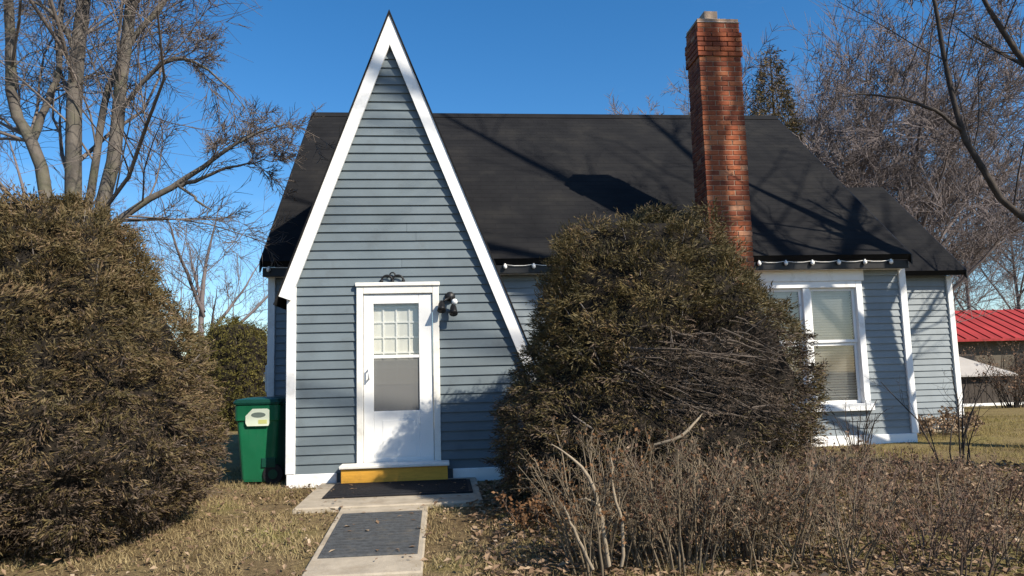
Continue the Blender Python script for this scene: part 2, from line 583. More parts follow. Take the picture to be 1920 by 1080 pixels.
def board(parent, xl0, xr0, xl1, xr1, z0, z1, yw, lip=.024, m='siding'):
    if xr0 - xl0 > 1.6 and random.random() < .45:        # butt joint
        c = random.uniform(xl0 + .5, xr0 - .5)
        if xl1 + .2 < c < xr1 - .2:
            board(parent, xl0, c - .0015, xl1, c - .0015, z0, z1, yw, lip, m)
            return board(parent, c + .0015, xr0, c + .0015, xr1, z0, z1, yw, lip, m)
    dz = random.uniform(-.002, .002)
    mb = MB().hexa([(xl0, yw - lip, z0 + dz), (xr0, yw - lip, z0 + dz), (xr0, yw, z0 + dz), (xl0, yw, z0 + dz),
                    (xl1, yw - .004, z1 + .006), (xr1, yw - .004, z1 + .006), (xr1, yw, z1 + .006), (xl1, yw, z1 + .006)])
    return mb.build('clapboard', M[m], parent)


def gl(z):
    return max(-1.70, AX - (AZ - .08 - z) * SL)


def gr(z):
    return min(1.20, AX + (AZ - .08 - z) * SR)


DX0, DX1, DZ0, DZ1 = -.97, -.03, .20, 2.22
gw = MB()
gw.prism_xz([(-1.70, .02), (DX0, .02), (DX0, DZ1), (AX - (AZ - .1 - DZ1) * SL if False else -1.70, DZ1)], YV, YV + .1)
gw.prism_xz([(DX1, .02), (1.20, .02), (1.20, .90), (gr(DZ1), DZ1), (DX1, DZ1)], YV, YV + .1)
gw.prism_xz([(-1.70, DZ1 + .0005), (gr(DZ1), DZ1 + .0005), (AX, AZ - .08), (-1.70, AZ - .08 - (AX + 1.70) / SL)], YV, YV + .1)
gable_wall = gw.build('gable_wall', M['sheath'], house)
z = .135
while z < AZ - .35:
    z1 = z + EXP
    if (z + z1) / 2 < DZ1:
        board(gable_wall, gl(z), DX0, gl(z1), DX0, z, z1, YV)
        board(gable_wall, DX1, gr(z), DX1, gr(z1), z, z1, YV)
    else:
        board(gable_wall, gl(z), gr(z), gl(z1), gr(z1), z, z1, YV)
    z = z1
# side walls of the entrance gable
MB().box(-1.70, -1.62, YV + .1, YM, .02, 2.36).build('side_wall', M['siding'], house)
MB().box(1.12, 1.20, YV + .1, YM, .02, .86).build('side_wall', M['siding'], house)
MB().bbox(-1.74, DX0 - .22, YV - .040, YV - .001, -.02, .135).build('skirt_board', M['trim'], house)
MB().bbox(.10, 1.24, YV - .040, YV - .001, -.02, .135).build('skirt_board', M['trim'], house)
MB().bbox(-1.75, -1.645, YV - .045, YV + .07, .137, 2.44).build('corner_board', M['trim'], house)


def rake(x_end, z_end, side, wd=.135):
    """white rake board below the roof edge"""
    d = Vector((x_end - AX, 0, z_end - AZ)).normalized()
    n = Vector((-d.z, 0, d.x)) * (-1 if side < 0 else 1)
    if n.z > 0:
        n = -n
    a, e = Vector((AX, 0, AZ)), Vector((x_end, 0, z_end))
    # lower edge meets the centre line under the apex
    k = wd / abs(n.x)
    low = Vector((AX, 0, AZ - wd / abs(n.z))) if abs(n.z) > .05 else a
    pts = [a, e, e + n * wd, low]
    y0, y1 = YV - .085, YV - .045
    vs = [(p.x, y0, p.z) for p in pts] + [(p.x, y1, p.z) for p in pts]
    return MB().poly(vs, [(0, 1, 2, 3), (7, 6, 5, 4), (0, 4, 5, 1), (1, 5, 6, 2), (2, 6, 7, 3), (3, 7, 4, 0)]).build('rake_board', M['trim'], house)


rake(-1.83, AZ - (AX * -1 * 0 + (1.83 + AX)) / SL if False else AZ - (-1.83 - AX) / -SL, -1)
rake(1.33, AZ - (1.33 - AX) / SR, 1)


def shingled(parent, o, ux, us, width, length, name='shingles', tab=.305, exp=.143, clip=None):
    """courses of thin tabs over a roof plane: o lower-left corner, ux along the eave, us up the slope"""
    o, ux, us = np.array(o, float), unit(np.array(ux, float)), unit(np.array(us, float))
    n = np.cross(ux, us)
    rows = int(length / exp)
    Vs = []
    for r in range(rows + 1):
        s0 = r * exp
        s1 = min(s0 + exp * 1.12, length)
        if s0 > length - .02:
            break
        x = -tab * (.5 * (r % 2) + random.uniform(.0, .12))
        while x < width:
            w = tab
            a, b = max(0, x + .0007), min(width, x + w - .0007)
            x += w
            if b - a < .02:
                continue
            t = random.uniform(.0055, .006)
            ds = random.uniform(-.0015, .0015) if r else 0
            q = []
            for (xx, ss, hh) in ((a, s0 + ds, .0), (b, s0 + ds, .0), (b, s1, .0), (a, s1, .0),
                                 (a, s0 + ds, t), (b, s0 + ds, t), (b, s1, .004), (a, s1, .004)):
                q.append(o + ux * xx + us * ss + n * hh)
            if clip is not None and not clip(sum(q) / 8):
                continue
            Vs.append(q)
    V = np.array(Vs).reshape(-1, 3)
    base = (np.arange(len(Vs)) * 8)[:, None, None]
    F = np.array([(4, 5, 6, 7), (0, 1, 5, 4), (1, 2, 6, 5), (2, 3, 7, 6), (3, 0, 4, 7)])[None]
    return np_mesh(name, V, (base + F).reshape(-1, 4), M['shingle'], parent, 'stuff')


def roof_slab(name, x0, x1, ye, ze, yr, zr, th=.09, parent=house, m=None):
    d = Vector((0, yr - ye, zr - ze)).normalized()
    n = Vector((0, -d.z, d.y))
    if n.z < 0:
        n = -n
    p = [(ye, ze), (yr, zr)]
    lo = [(y - n.y * th, z_ - n.z * th) for y, z_ in p]
    return MB().hexa([(x0, lo[0][0], lo[0][1]), (x1, lo[0][0], lo[0][1]), (x1, lo[1][0], lo[1][1]), (x0, lo[1][0], lo[1][1]),
                      (x0, p[0][0], p[0][1]), (x1, p[0][0], p[0][1]), (x1, p[1][0], p[1][1]), (x0, p[1][0], p[1][1])]).build(name, m or M['shingle'], parent)


# main roof
RX0, RX1, EY, EZ, GY, GZ = -2.50, 7.10, 10.48, 2.82, 14.55, 6.42
sl = math.hypot(GY - EY, GZ - EZ)
roof = roof_slab('roof', RX0, RX1, EY, EZ, GY, GZ)
shingled(roof, (RX0, EY - .01, EZ + .002), (1, 0, 0), (0, GY - EY, GZ - EZ), RX1 - RX0, sl,
         clip=lambda c: not (3.87 < c[0] < 4.56 and c[1] < 10.86))
rb = roof_slab('roof', RX0, RX1, 2 * GY - EY, EZ, GY + .001, GZ)
MB().poly([(RX0, GY - .15, GZ - .10), (RX1, GY - .15, GZ - .10), (RX1, GY, GZ + .035), (RX0, GY, GZ + .035), (RX1, GY + .15, GZ - .10), (RX0, GY + .15, GZ - .10)],
          [(0, 1, 2, 3), (3, 2, 4, 5), (1, 4, 2), (0, 3, 5)]).build('ridge_cap', M['shingle'], house)
# eaves: fascia, gutter lip
for x0, x1 in ((RX0, -1.76), (.56, 3.86), (4.57, RX1)):
    MB().bbox(x0 + .01, x1, EY + .065, EY + .10, EZ - .20, EZ - .075).build('fascia', M['black_iron'], house)
    MB().box(x0 + .02, x1, EY + .101, YM, EZ - .190, EZ - .175).build('soffit', M['trim'], house)
# main front wall
fwm = MB()
WX0, WX1, WZ0, WZ1 = 4.66, 6.44, .52, 2.46
front_wall_l = MB().box(-2.44, -1.62, YM, YM + .12, -.1, 2.66).build('front_wall', M['sheath'], house)
fwm.box(.30, WX0, YM, YM + .12, -.1, 2.66)
fwm.box(WX1, 7.10, YM, YM + .12, -.1, 2.66)
fwm.box(WX0 + .0005, WX1 - .0005, YM, YM + .12, -.1, WZ0)
fwm.box(WX0 + .0005, WX1 - .0005, YM, YM + .12, WZ1, 2.66)
front_wall = fwm.build('front_wall', M['sheath'], house)
z = .125
while z < 2.60:
    z1 = min(z + EXP, 2.66)
    zc = (z + z1) / 2
    board(front_wall_l, -2.40, -1.76, -2.40, -1.76, z, z1, YM, m='siding_glare')
    board(front_wall, max(.36, min(1.21, gr(z) - .25)), 3.90, max(.36, min(1.21, gr(z1) - .25)), 3.90, z, z1, YM, m='siding_glare')
    if WZ0 < zc < WZ1:
        board(front_wall, WX1, 7.06, WX1, 7.06, z, z1, YM, m='siding_glare')
    else:
        board(front_wall, 4.53, 7.06, 4.53, 7.06, z, z1, YM, m='siding_glare')
    z = z1
MB().bbox(4.50, 7.14, YM - .045, YM - .001, -.12, .125).build('skirt_board', M['trim'], house)
MB().bbox(1.3, 3.90, YM - .045, YM - .001, -.12, .125).build('skirt_board', M['trim'], house)
MB().bbox(-2.46, -2.36, YM - .05, YM + .08, -.05, 2.64).build('corner_board', M['trim'], house)
MB().bbox(7.06, 7.17, YM - .05, YM + .08, .127, 2.64).build('corner_board', M['trim'], house)
MB().box(-2.44, -2.36, YM + .12, 18.2, -.1, 2.7).build('side_wall', M['siding'], house)
g = MB()
g.poly([(7.10, YM + .12, -.1), (7.10, 18.3, -.1), (7.10, 18.3, 2.66), (7.10, GY, GZ - .14), (7.10, YM + .12, 2.9),
        (7.02, YM + .12, -.1), (7.02, 18.3, -.1), (7.02, 18.3, 2.66), (7.02, GY, GZ - .14), (7.02, YM + .12, 2.9)],
       [(0, 1, 2, 3, 4), (9, 8, 7, 6, 5), (0, 5, 6, 1), (1, 6, 7, 2), (2, 7, 8, 3), (3, 8, 9, 4), (4, 9, 5, 0)])
g.build('side_wall', M['siding'], house)
g = MB()
g.poly([(-2.43, YM + .13, 2.71), (-2.43, 18.2, 2.71), (-2.43, GY, GZ - .14), (-2.37, YM + .13, 2.71), (-2.37, 18.2, 2.71), (-2.37, GY, GZ - .14)],
       [(0, 2, 1), (3, 4, 5), (0, 1, 4, 3), (1, 2, 5, 4), (2, 0, 3, 5)])
g.build('side_gable', M['siding'], house)
for s in (0,):
    d = Vector((0, GY - EY, GZ - EZ)).normalized()
    for xx in (RX0 - .02, RX1 + .001):
        MB().hexa([(xx, EY, EZ - .15), (xx + .02, EY, EZ - .15), (xx + .02, GY, GZ - .15), (xx, GY, GZ - .15),
                   (xx, EY, EZ + .004), (xx + .02, EY, EZ + .004), (xx + .02, GY, GZ + .004), (xx, GY, GZ + .004)]).build('rake_edge', M['black_iron'], house)

# side wing on the right, set back
roof_w = roof_slab('roof', 7.123, 9.02, 11.86, 2.74, 14.05, 4.76)
shingled(roof_w, (7.123, 11.85, 2.742), (1, 0, 0), (0, 2.19, 2.02), 9.02 - 7.123, math.hypot(2.19, 2.02))
roof_slab('roof', 7.123, 9.02, 16.24, 2.74, 14.051, 4.76)
MB().hexa([(9.021, 11.86, 2.60), (9.04, 11.86, 2.60), (9.04, 14.05, 4.62), (9.021, 14.05, 4.62),
           (9.021, 11.86, 2.75), (9.04, 11.86, 2.75), (9.04, 14.05, 4.77), (9.021, 14.05, 4.77)]).build('rake_edge', M['black_iron'], house)
wing_wall = MB().box(7.103, 8.86, YX, YX + .12, .05, 2.72).build('wing_wall', M['sheath'], house)
z = .20
while z < 2.62:
    z1 = min(z + EXP, 2.70)
    board(wing_wall, 7.104, 8.82, 7.104, 8.82, z, z1, YX, m='siding_glare')
    z = z1
MB().bbox(8.82, 8.92, YX - .05, YX + .08, .05, 2.68).build('corner_board', M['trim'], house)
MB().box(7.104, 8.9, YX - .04, YX + .06, -.2, .045).build('foundation', M['concrete'], house)
MB().poly([(8.86, YX + .12, .0), (8.86, 16.1, .0), (8.86, 16.1, 2.6), (8.86, 14.05, 4.6), (8.86, YX + .12, 2.74),
           (8.80, YX + .12, .0), (8.80, 16.1, .0), (8.80, 16.1, 2.6), (8.80, 14.05, 4.6), (8.80, YX + .12, 2.74)],
          [(0, 1, 2, 3, 4), (9, 8, 7, 6, 5), (0, 5, 6, 1), (1, 6, 7, 2), (2, 7, 8, 3), (3, 8, 9, 4), (4, 9, 5, 0)]).build('side_wall', M['siding'], house)

# entrance gable roof planes, running back into the main roof
def gable_plane(xe, ze, side):
    a = Vector((AX, 0, AZ + .004))
    e = Vector((xe, 0, ze + .004))
    d = (e - a).normalized()
    n = Vector((-d.z, 0, d.x))
    if n.x * side < 0:
        n = -n
    th = .018
    def back(zz):
        return max(YM, EY + (zz - EZ) / ((GZ - EZ) / (GY - EY)) + .15)
    y0 = YV - .10
    a2, e2 = a + n * th, e + n * th
    a2 = Vector((AX, 0, AZ + .004 + th / abs(n.z) if abs(n.z) > .05 else AZ))
    vs = [(a.x, y0, a.z), (e.x, y0, e.z), (e.x, back(e.z), e.z), (a.x, back(a.z), a.z),
          (a2.x, y0, a2.z), (e2.x, y0, e2.z), (e2.x, back(e.z), e2.z), (a2.x, back(a.z), a2.z)]
    o = MB().poly(vs, [(0, 1, 2, 3), (7, 6, 5, 4), (0, 4, 5, 1), (1, 5, 6, 2), (2, 6, 7, 3), (3, 7, 4, 0)]).build('gable_roof', M['shingle'], house)
    return o


gable_plane(-1.87, AZ - (1.87 + AX) / SL, -1)
gable_plane(1.37, AZ - (1.37 - AX) / SR, 1)

# entrance door
frame = MB()
frame.bbox(DX0, DX0 + .075, YV - .055, YV + .09, DZ0, DZ1, .005)
frame.bbox(DX1 - .075, DX1, YV - .055, YV + .09, DZ0, DZ1, .005)
frame.bbox(DX0 + .0755, DX1 - .0755, YV - .055, YV + .09, DZ1 - .085, DZ1, .005)
frame.bbox(DX0 - .012, DX1 + .012, YV - .075, YV - .002, DZ1 + .001, DZ1 + .045, .005)
door_frame = frame.build('door_frame', M['cream_trim'], house)
door = empty('door')
door.parent = house
lx0, lx1, lz0, lz1 = DX0 + .08, DX1 - .08, DZ0 + .015, DZ1 - .09
gx0, gx1, gz0, gz1 = -.78, -.265, .80, 2.02
lf = MB()
yl0, yl1 = YV - .03, YV + .005
lf.bbox(lx0, gx0, yl0, yl1, lz0, lz1, .004)
lf.bbox(gx1, lx1, yl0, yl1, lz0, lz1, .004)
lf.bbox(gx0 + .0003, gx1 - .0003, yl0, yl1, gz1, lz1, .004)
lf.bbox(gx0 + .0003, gx1 - .0003, yl0, yl1, lz0, gz0, .004)
lf.build('door_leaf', M['door_white'], door)
MB().bbox(gx0 + .10, gx1 - .10 + .06, yl0 - .004, yl0, lz0 + .08, gz0 - .10, .002).build('panel', M['door_white'], door)
MB().bbox(gx0, gx1, yl0 + .006, yl1 - .006, 1.395, 1.43, .004).build('meeting_rail', M['door_white'], door)
MB().box(gx0 + .002, gx1 - .002, YV - .010, YV - .007, 1.432, gz1).build('pane', M['glass'], door)
MB().box(gx0 + .002, gx1 - .002, YV - .010, YV - .007, gz0, 1.393).build('screen', M['screen'], door)
MB().tube([(lx0 + .06, yl0 - .05, 1.16), (lx0 + .06, yl0 - .05, 1.29)], .010, 8).tube([(lx0 + .06, yl0, 1.17), (lx0 + .06, yl0 - .05, 1.17)], .009, 8).tube([(lx0 + .06, yl0, 1.28), (lx0 + .06, yl0 - .05, 1.28)], .009, 8).build('handle', M['metal_grey'], door)
MB().bbox(lx0, lx1, yl0 - .008, yl0 - .0005, lz0, lz0 + .06, .003).build('kick_plate', M['door_white'], door)
inner = MB().box(lx0, lx1, YV + .055, YV + .095, lz0, lz1).build('inner_door', M['door_white'], door)
MB().box(gx0 - .04, gx1 + .04, YV + .050, YV + .0545, 1.12, 1.98).build('curtain', M['curtain'], door)
mu = MB()
for i in range(5):
    xx = gx0 - .04 + (gx1 - gx0 + .08) * i / 4
    mu.box(xx - .009, xx + .009, YV + .036, YV + .0495, 1.10, 2.0)
for i in range(6):
    zz = 1.11 + .175 * i
    mu.box(gx0 - .05, gx1 + .05, YV + .038, YV + .0492, zz - .009, zz + .009)
mu.build('muntin_grid', M['door_white'], door)

# front window with two sashes
win = empty('window')
win.parent = house
wf = MB()
y0, y1 = YM - .055, YM + .10
wf.bbox(WX0, WX0 + .10, y0, y1, WZ0 + .08, WZ1, .005)
wf.bbox(WX1 - .10, WX1, y0, y1, WZ0 + .08, WZ1, .005)
wf.bbox(5.49, 5.60, y0 + .012, y1, WZ0 + .08, WZ1 - .1005, .005)
wf.bbox(WX0 + .1005, WX1 - .1005, y0, y1, WZ1 - .10, WZ1, .005)
wf.bbox(WX0 - .03, WX1 + .03, y0 - .02, YM - .001, WZ1 + .001, WZ1 + .17, .006)
wf.build('window_frame', M['trim'], win)
MB().bbox(WX0 - .03, WX1 + .03, y0 - .045, y1, WZ0 - .03, WZ0 + .079, .006).build('window_sill', M['trim'], win)
for (a, b) in ((WX0 + .10, 5.49), (5.60, WX1 - .10)):
    zm = 1.52
    for (za, zb, yy) in ((zm, WZ1 - .10, YM + .005), (WZ0 + .08, zm, YM + .035)):
        s = MB()
        w = .045
        s.bbox(a + .001, a + w, yy, yy + .03, za + .001, zb - .001, .003)
        s.bbox(b - w, b - .001, yy, yy + .03, za + .001, zb - .001, .003)
        s.bbox(a + w, b - w, yy + .001, yy + .029, zb - w, zb - .002, .003)
        s.bbox(a + w, b - w, yy + .001, yy + .029, za + .002, za + w, .003)
        s.build('sash', M['trim'], win)
        MB().box(a + w, b - w, yy + .013, yy + .016, za + w, zb - w).build('pane', M['glass'], win)
    bl = MB()
    zz = WZ0 + .12
    while zz < WZ1 - .12:
        bl.poly([(a + .02, YM + .125, zz), (b - .02, YM + .125, zz), (b - .02, YM + .10, zz + .036), (a + .02, YM + .10, zz + .036)], [(0, 1, 2, 3)])
        bl.poly([(a + .02, YM + .1265, zz), (b - .02, YM + .1265, zz), (b - .02, YM + .1015, zz + .036), (a + .02, YM + .1015, zz + .036)], [(3, 2, 1, 0)])
        zz += .04
    bl.build('blind', M['blind'], win)
MB().box(WX0, WX1, YM + .145, YM + .16, WZ0, WZ1).build('dark_room', M['dark'], win)

# chimney
CX0, CX1, CY0, CY1, CZT = 3.89, 4.54, 10.28, 10.80, 6.42
chim = empty('chimney')
chim.parent = house
MB().box(CX0 + .008, CX1 - .008, CY0 + .008, CY1 - .008, -.1, CZT).build('mortar_core', M['mortar'], chim)
BH, J = .066, .010
brick_cache = {}


def brick_mesh(w, d, h):
    key = (round(w, 3), round(d, 3), round(h, 3))
    if key not in brick_cache:
        mb = MB().bbox(-w / 2, w / 2, -d / 2, d / 2, -h / 2, h / 2, .005)
        me = bpy.data.meshes.new('brick')
        me.from_pydata(mb.v, [], mb.f)
        me.materials.append(M['brick'])
        brick_cache[key] = me
    return brick_cache[key]


rest = MB()
n_course = int((CZT + .1) / (BH + J))
bw = (CX1 - CX0 - 2 * J) / 3
for c in range(n_course):
    z0 = -.1 + c * (BH + J)
    zc = z0 + BH / 2
    corb = .022 if c >= n_course - 7 and c < n_course - 2 else 0
    x0, x1, y0, y1 = CX0 - corb, CX1 + corb, CY0 - corb, CY1 + corb
    wd = x1 - x0
    dp = y1 - y0
    pieces = []       # (xa, xb, ya, yb, single)
    q = .10
    if c % 2 == 0:
        b = (wd - 2 * J) / 3
        for i in range(3):
            pieces.append((x0 + i * (b + J), x0 + i * (b + J) + b, y0, y0 + q, True))
            pieces.append((x0 + i * (b + J), x0 + i * (b + J) + b, y1 - q, y1, False))
        L = dp - 2 * q - 2 * J
        h = (L - J) / 2
        for k in range(2):
            ya = y0 + q + J + k * (h + J)
            pieces.append((x0, x0 + q, ya, ya + h, True))
            pieces.append((x1 - q, x1, ya, ya + h, False))
    else:
        b = (wd - 2 * q - 3 * J) / 2
        for i in range(2):
            xa = x0 + q + J + i * (b + J)
            pieces.append((xa, xa + b, y0, y0 + q, True))
            pieces.append((xa, xa + b, y1 - q, y1, False))
        h = (dp - J * 2) / 3
        for k in range(3):
            ya = y0 + k * (h + J)
            pieces.append((x0, x0 + q, ya, ya + h, k < 2))
            pieces.append((x1 - q, x1, ya, ya + h, k == 0))
    for (xa, xb, ya, yb, single) in pieces:
        jx, jy = random.uniform(-.003, .003), random.uniform(-.003, .003)
        if single and zc > 2.55:
            o = bpy.data.objects.new('brick', brick_mesh(xb - xa, yb - ya, BH))
            COL.objects.link(o)
            o.parent = chim
            o.location = ((xa + xb) / 2 + jx, (ya + yb) / 2 + jy, zc)
        else:
            rest.bbox(xa + jx, xb + jx, ya + jy, yb + jy, z0, z0 + BH, .005)
rest.build('brickwork', M['brick'], chim, 'stuff')
ct = -.1 + n_course * (BH + J)
MB().hexa([(CX0 - .01, CY0 - .01, ct), (CX1 + .01, CY0 - .01, ct), (CX1 + .01, CY1 + .01, ct), (CX0 - .01, CY1 + .01, ct),
           (CX0 + .13, CY0 + .10, ct + .11), (CX1 - .17, CY0 + .10, ct + .11), (CX1 - .17, CY1 - .10, ct + .11), (CX0 + .13, CY1 - .10, ct + .11)]).build('mortar_crown', M['crown'], chim)
fl = MB()
fx0, fx1, fy0, fy1 = CX0 + .17, CX1 - .27, CY0 + .14, CY1 - .16
fl.bbox(fx0, fx1, fy0, fy0 + .03, ct + .05, ct + .25)
fl.bbox(fx0, fx1, fy1 - .03, fy1, ct + .05, ct + .25)
fl.bbox(fx0, fx0 + .03, fy0 + .031, fy1 - .031, ct + .05, ct + .25)
fl.bbox(fx1 - .03, fx1, fy0 + .031, fy1 - .031, ct + .05, ct + .25)
fl.build('flue', M['flue'], chim)

# ------------------------------------------------------------------ things on and by the house
lights = thing('string_lights', 'string of small white bulbs hung along the dark front eave', 'lights', (4.6, EY, EZ - .1))
wire = MB()
bx = []
for a, b in ((.86, 3.80), (4.66, 7.04)):
    n = int((b - a) / .415)
    xs = [a + .06 + i * .415 for i in range(n + 1)]
    bx += xs
    pts = []
    for i in range(len(xs) - 1):
        for t in (0, .33, .66):
            pts.append((xs[i] + (xs[i + 1] - xs[i]) * t, EY + .045, EZ - .075 - .02 * math.sin(t * math.pi)))
    pts.append((xs[-1], EY + .045, EZ - .075))
    wire.tube(pts, .005, 5)
bx.append(-2.40)
wire.tube([(-2.46, EY + .045, EZ - .07), (-2.40, EY + .045, EZ - .075), (-1.9, EY + .045, EZ - .085), (-1.78, EY + .045, EZ - .075)], .005, 5)
wire.build('wire', M['trim'], lights)
for x in bx:
    MB().ball((x, EY + .03, EZ - .105), (.030, .030, .036)).tube([(x, EY + .035, EZ - .075), (x, EY + .035, EZ - .06)], .014, 6).build('bulb', M['bulb'], lights)

flood = thing('floodlight', 'small black twin-head floodlight on the siding right of the door', 'light', (.10, YV, 2.05))
MB().tube([(.10, YV - .012, 2.09), (.10, YV - .05, 2.09)], [.062, .055], 14).build('back_plate', M['black_iron'], flood)
for hx, hz, col in ((.00, 1.97, 0), (.135, 1.93, 1)):
    MB().tube([(.10, YV - .05, 2.08), ((.10 + hx) / 2, YV - .10, 2.05), (hx, YV - .12, hz + .045)], .014, 7).build('arm', M['black_iron'], flood)
    h = MB().tube([(hx, YV - .10, hz + .06), (hx, YV - .12, hz + .03), (hx, YV - .16, hz - .03), (hx, YV - .175, hz - .05)], [.022, .036, .046, .05], 12).build('lamp_head', M['black_iron'], flood)
MB().ball((.150, YV - .13, 2.02), .036).build('sensor', M['bulb'], flood)

orn = thing('iron_ornament', 'small black scrolled iron ornament fixed above the white door', 'ornament', (-.55, YV, 2.29))
def arc(cx, cz, r, a0, a1, y=YV - .05, n=10):
    return [(cx + r * math.cos(R(a0 + (a1 - a0) * i / n)), y, cz + r * math.sin(R(a0 + (a1 - a0) * i / n))) for i in range(n + 1)]
ob = MB()
ob.tube(arc(-.62, 2.285, .062, 180, 0), .011, 6)
ob.tube(arc(-.496, 2.285, .062, 180, 0), .011, 6)
for x in (-.682, -.558, -.434):
    ob.ball((x, YV - .05, 2.282), .021)
ob.tube([(-.558, YV - .05, 2.29), (-.558, YV - .022, 2.34)], .009, 6)
ob.tube(arc(-.558, 2.35, .03, 200, -20), .008, 6)
ob.build('scroll', M['black_iron'], orn)

meter = thing('utility_box', 'pale utility box on the shaded left side wall of the cottage', 'box', (-2.52, 11.4, 1.0))
MB().bbox(-2.60, -2.445, 11.25, 11.50, 1.00, 1.40, .012).build('case', M['metal_grey'], meter)
MB().tube([(-2.50, 11.38, 1.40), (-2.50, 11.38, 2.1)], .022, 8).build('conduit', M['metal_grey'], meter)
MB().tube([(-2.603, 11.38, 1.22), (-2.64, 11.38, 1.22)], .07, 14).build('dial', M['glass'], meter)

step = thing('doorstep', 'ochre painted wooden doorstep below the white entrance door', 'step', (-.52, 8.4, .03))
MB().bbox(-1.13, .06, YV - .33, YV - .060, .205, .238, .006).build('tread', M['cream_trim'], step)
MB().bbox(-1.11, .04, YV - .30, YV - .275, .036, .204, .004).build('riser', M['ochre'], step)
for x in (-1.11, .012):
    MB().bbox(x, x + .028, YV - .274, YV - .062, .036, .204, .004).build('side_board', M['ochre'], step)

mat1 = thing('door_mat', 'long black rubber mat lying against the ochre doorstep', 'mat', (-.4, 7.9, .035))
mm = MB().bbox(-1.17, .28, 7.44, 8.285, .0365, .055, .005)
mm.build('mat_base', M['rubber'], mat1)
rib = MB()
for i in range(19):
    y = 7.48 + i * .0425
    rib.box(-1.13, .24, y, y + .02, .0555, .0615)
rib.build('ribs', M['rubber'], mat1)
mat2 = thing('walk_mat', 'worn dark grey mat covering the concrete garden path', 'mat', (-.5, 6, 0))
slab(MB(), -.885, -.195, 5.45, 6.72, .033, .0125, .004).build('mat_base', M['grey_mat'], mat2)
gb = MB()
for i in range(16):
    ya = 5.50 + i * .075
    za = float(terr(0, ya)) + .0335
    zb = float(terr(0, ya + .03)) + .0335
    gb.hexa([(-.86, ya, za), (-.22, ya, za), (-.22, ya + .03, zb), (-.86, ya + .03, zb), (-.86, ya, za + .004), (-.22, ya, za + .004), (-.22, ya + .03, zb + .004), (-.86, ya + .03, zb + .004)])
gb.build('ribs', M['grey_mat'], mat2)

# wheeled bin
bin_o = thing('wheeled_bin', 'green plastic wheeled bin with pale sticker beside the entrance gable', 'bin', (-2.10, 9.10, 0))


def binpart(mb, name, m, parent=bin_o):
    o = mb.build(name, m, parent)
    o.location = (0, 0, 0)
    return o


def rring(hx, hy, z, r=.05, n=4):
    pts = []
    for sx, sy, a0 in ((1, -1, -90), (1, 1, 0), (-1, 1, 90), (-1, -1, 180)):
        for i in range(n + 1):
            a = R(a0 + 90 * i / n)
            pts.append((sx * (hx - r) + r * math.cos(a), sy * (hy - r) + r * math.sin(a), z))
    return pts


def loft(mb, rings, smooth=True):
    n = len(rings[0])
    vs = [p for rg in rings for p in rg]
    fs = [(i * n + k, i * n + (k + 1) % n, (i + 1) * n + (k + 1) % n, (i + 1) * n + k) for i in range(len(rings) - 1) for k in range(n)]
    fs += [tuple(range(n - 1, -1, -1)), tuple((len(rings) - 1) * n + k for k in range(n))]
    return mb.poly(vs, fs, smooth)


body = binpart(loft(MB(), [rring(.195, .20, .03), rring(.20, .205, .06), rring(.245, .25, .70), rring(.25, .255, .72), rring(.262, .268, .73), rring(.265, .27, .90), rring(.255, .26, .905)], False), 'body', M['bin'])
lid = binpart(loft(MB(), [rring(.275, .28, .908), rring(.28, .285, .93), rring(.265, .27, .965), rring(.16, .16, .985)], False), 'lid', M['bin_dark'])
binpart(MB().tube([(.27, -.20, .90), (.33, -.20, .93), (.33, .20, .93), (.27, .20, .90)], .014, 8), 'handle', M['bin_dark'])
for yy in (-.225, .185):
    w = binpart(MB().tube([(.185, yy, .115), (.185, yy + .045, .115)], .115, 20, False), 'wheel', M['rubber'])
    o = binpart(MB().tube([(.185, yy - .004, .115), (.185, yy + .049, .115)], .055, 14, False), 'hub', M['bin_dark'], w)
binpart(MB().bbox(.05, .215, -.2295, -.198, .19, .30, .006), 'wheel_arch', M['bin_dark'])
for xx in (-.09, 0, .09):
    binpart(MB().hexa([(xx - .008, -.222, .32), (xx + .008, -.222, .32), (xx + .008, -.205, .32), (xx - .008, -.205, .32),
                       (xx - .008, -.252, .70), (xx + .008, -.252, .70), (xx + .008, -.23, .70), (xx - .008, -.23, .70)]), 'rib', M['bin'])
st = binpart(MB().prism_xz([(-.12, .70), (-.10, .665), (.145, .665), (.155, .69), (.155, .845), (.13, .86), (-.04, .86), (-.12, .78)], -.2755, -.268), 'sticker', M['sticker'])
el = [(.03 + .085 * math.cos(R(a)), .79 + .030 * math.sin(R(a))) for a in range(0, 360, 24)]
binpart(MB().prism_xz(el, -.2775, -.2757), 'printed_oval', M['sticker_ink'], st)
binpart(MB().prism_xz([(.03, .69), (.13, .69), (.13, .735), (.03, .735)], -.2775, -.2757), 'printed_patch', M['sticker_yellow'], st)
bin_o.rotation_euler.z = R(-8)


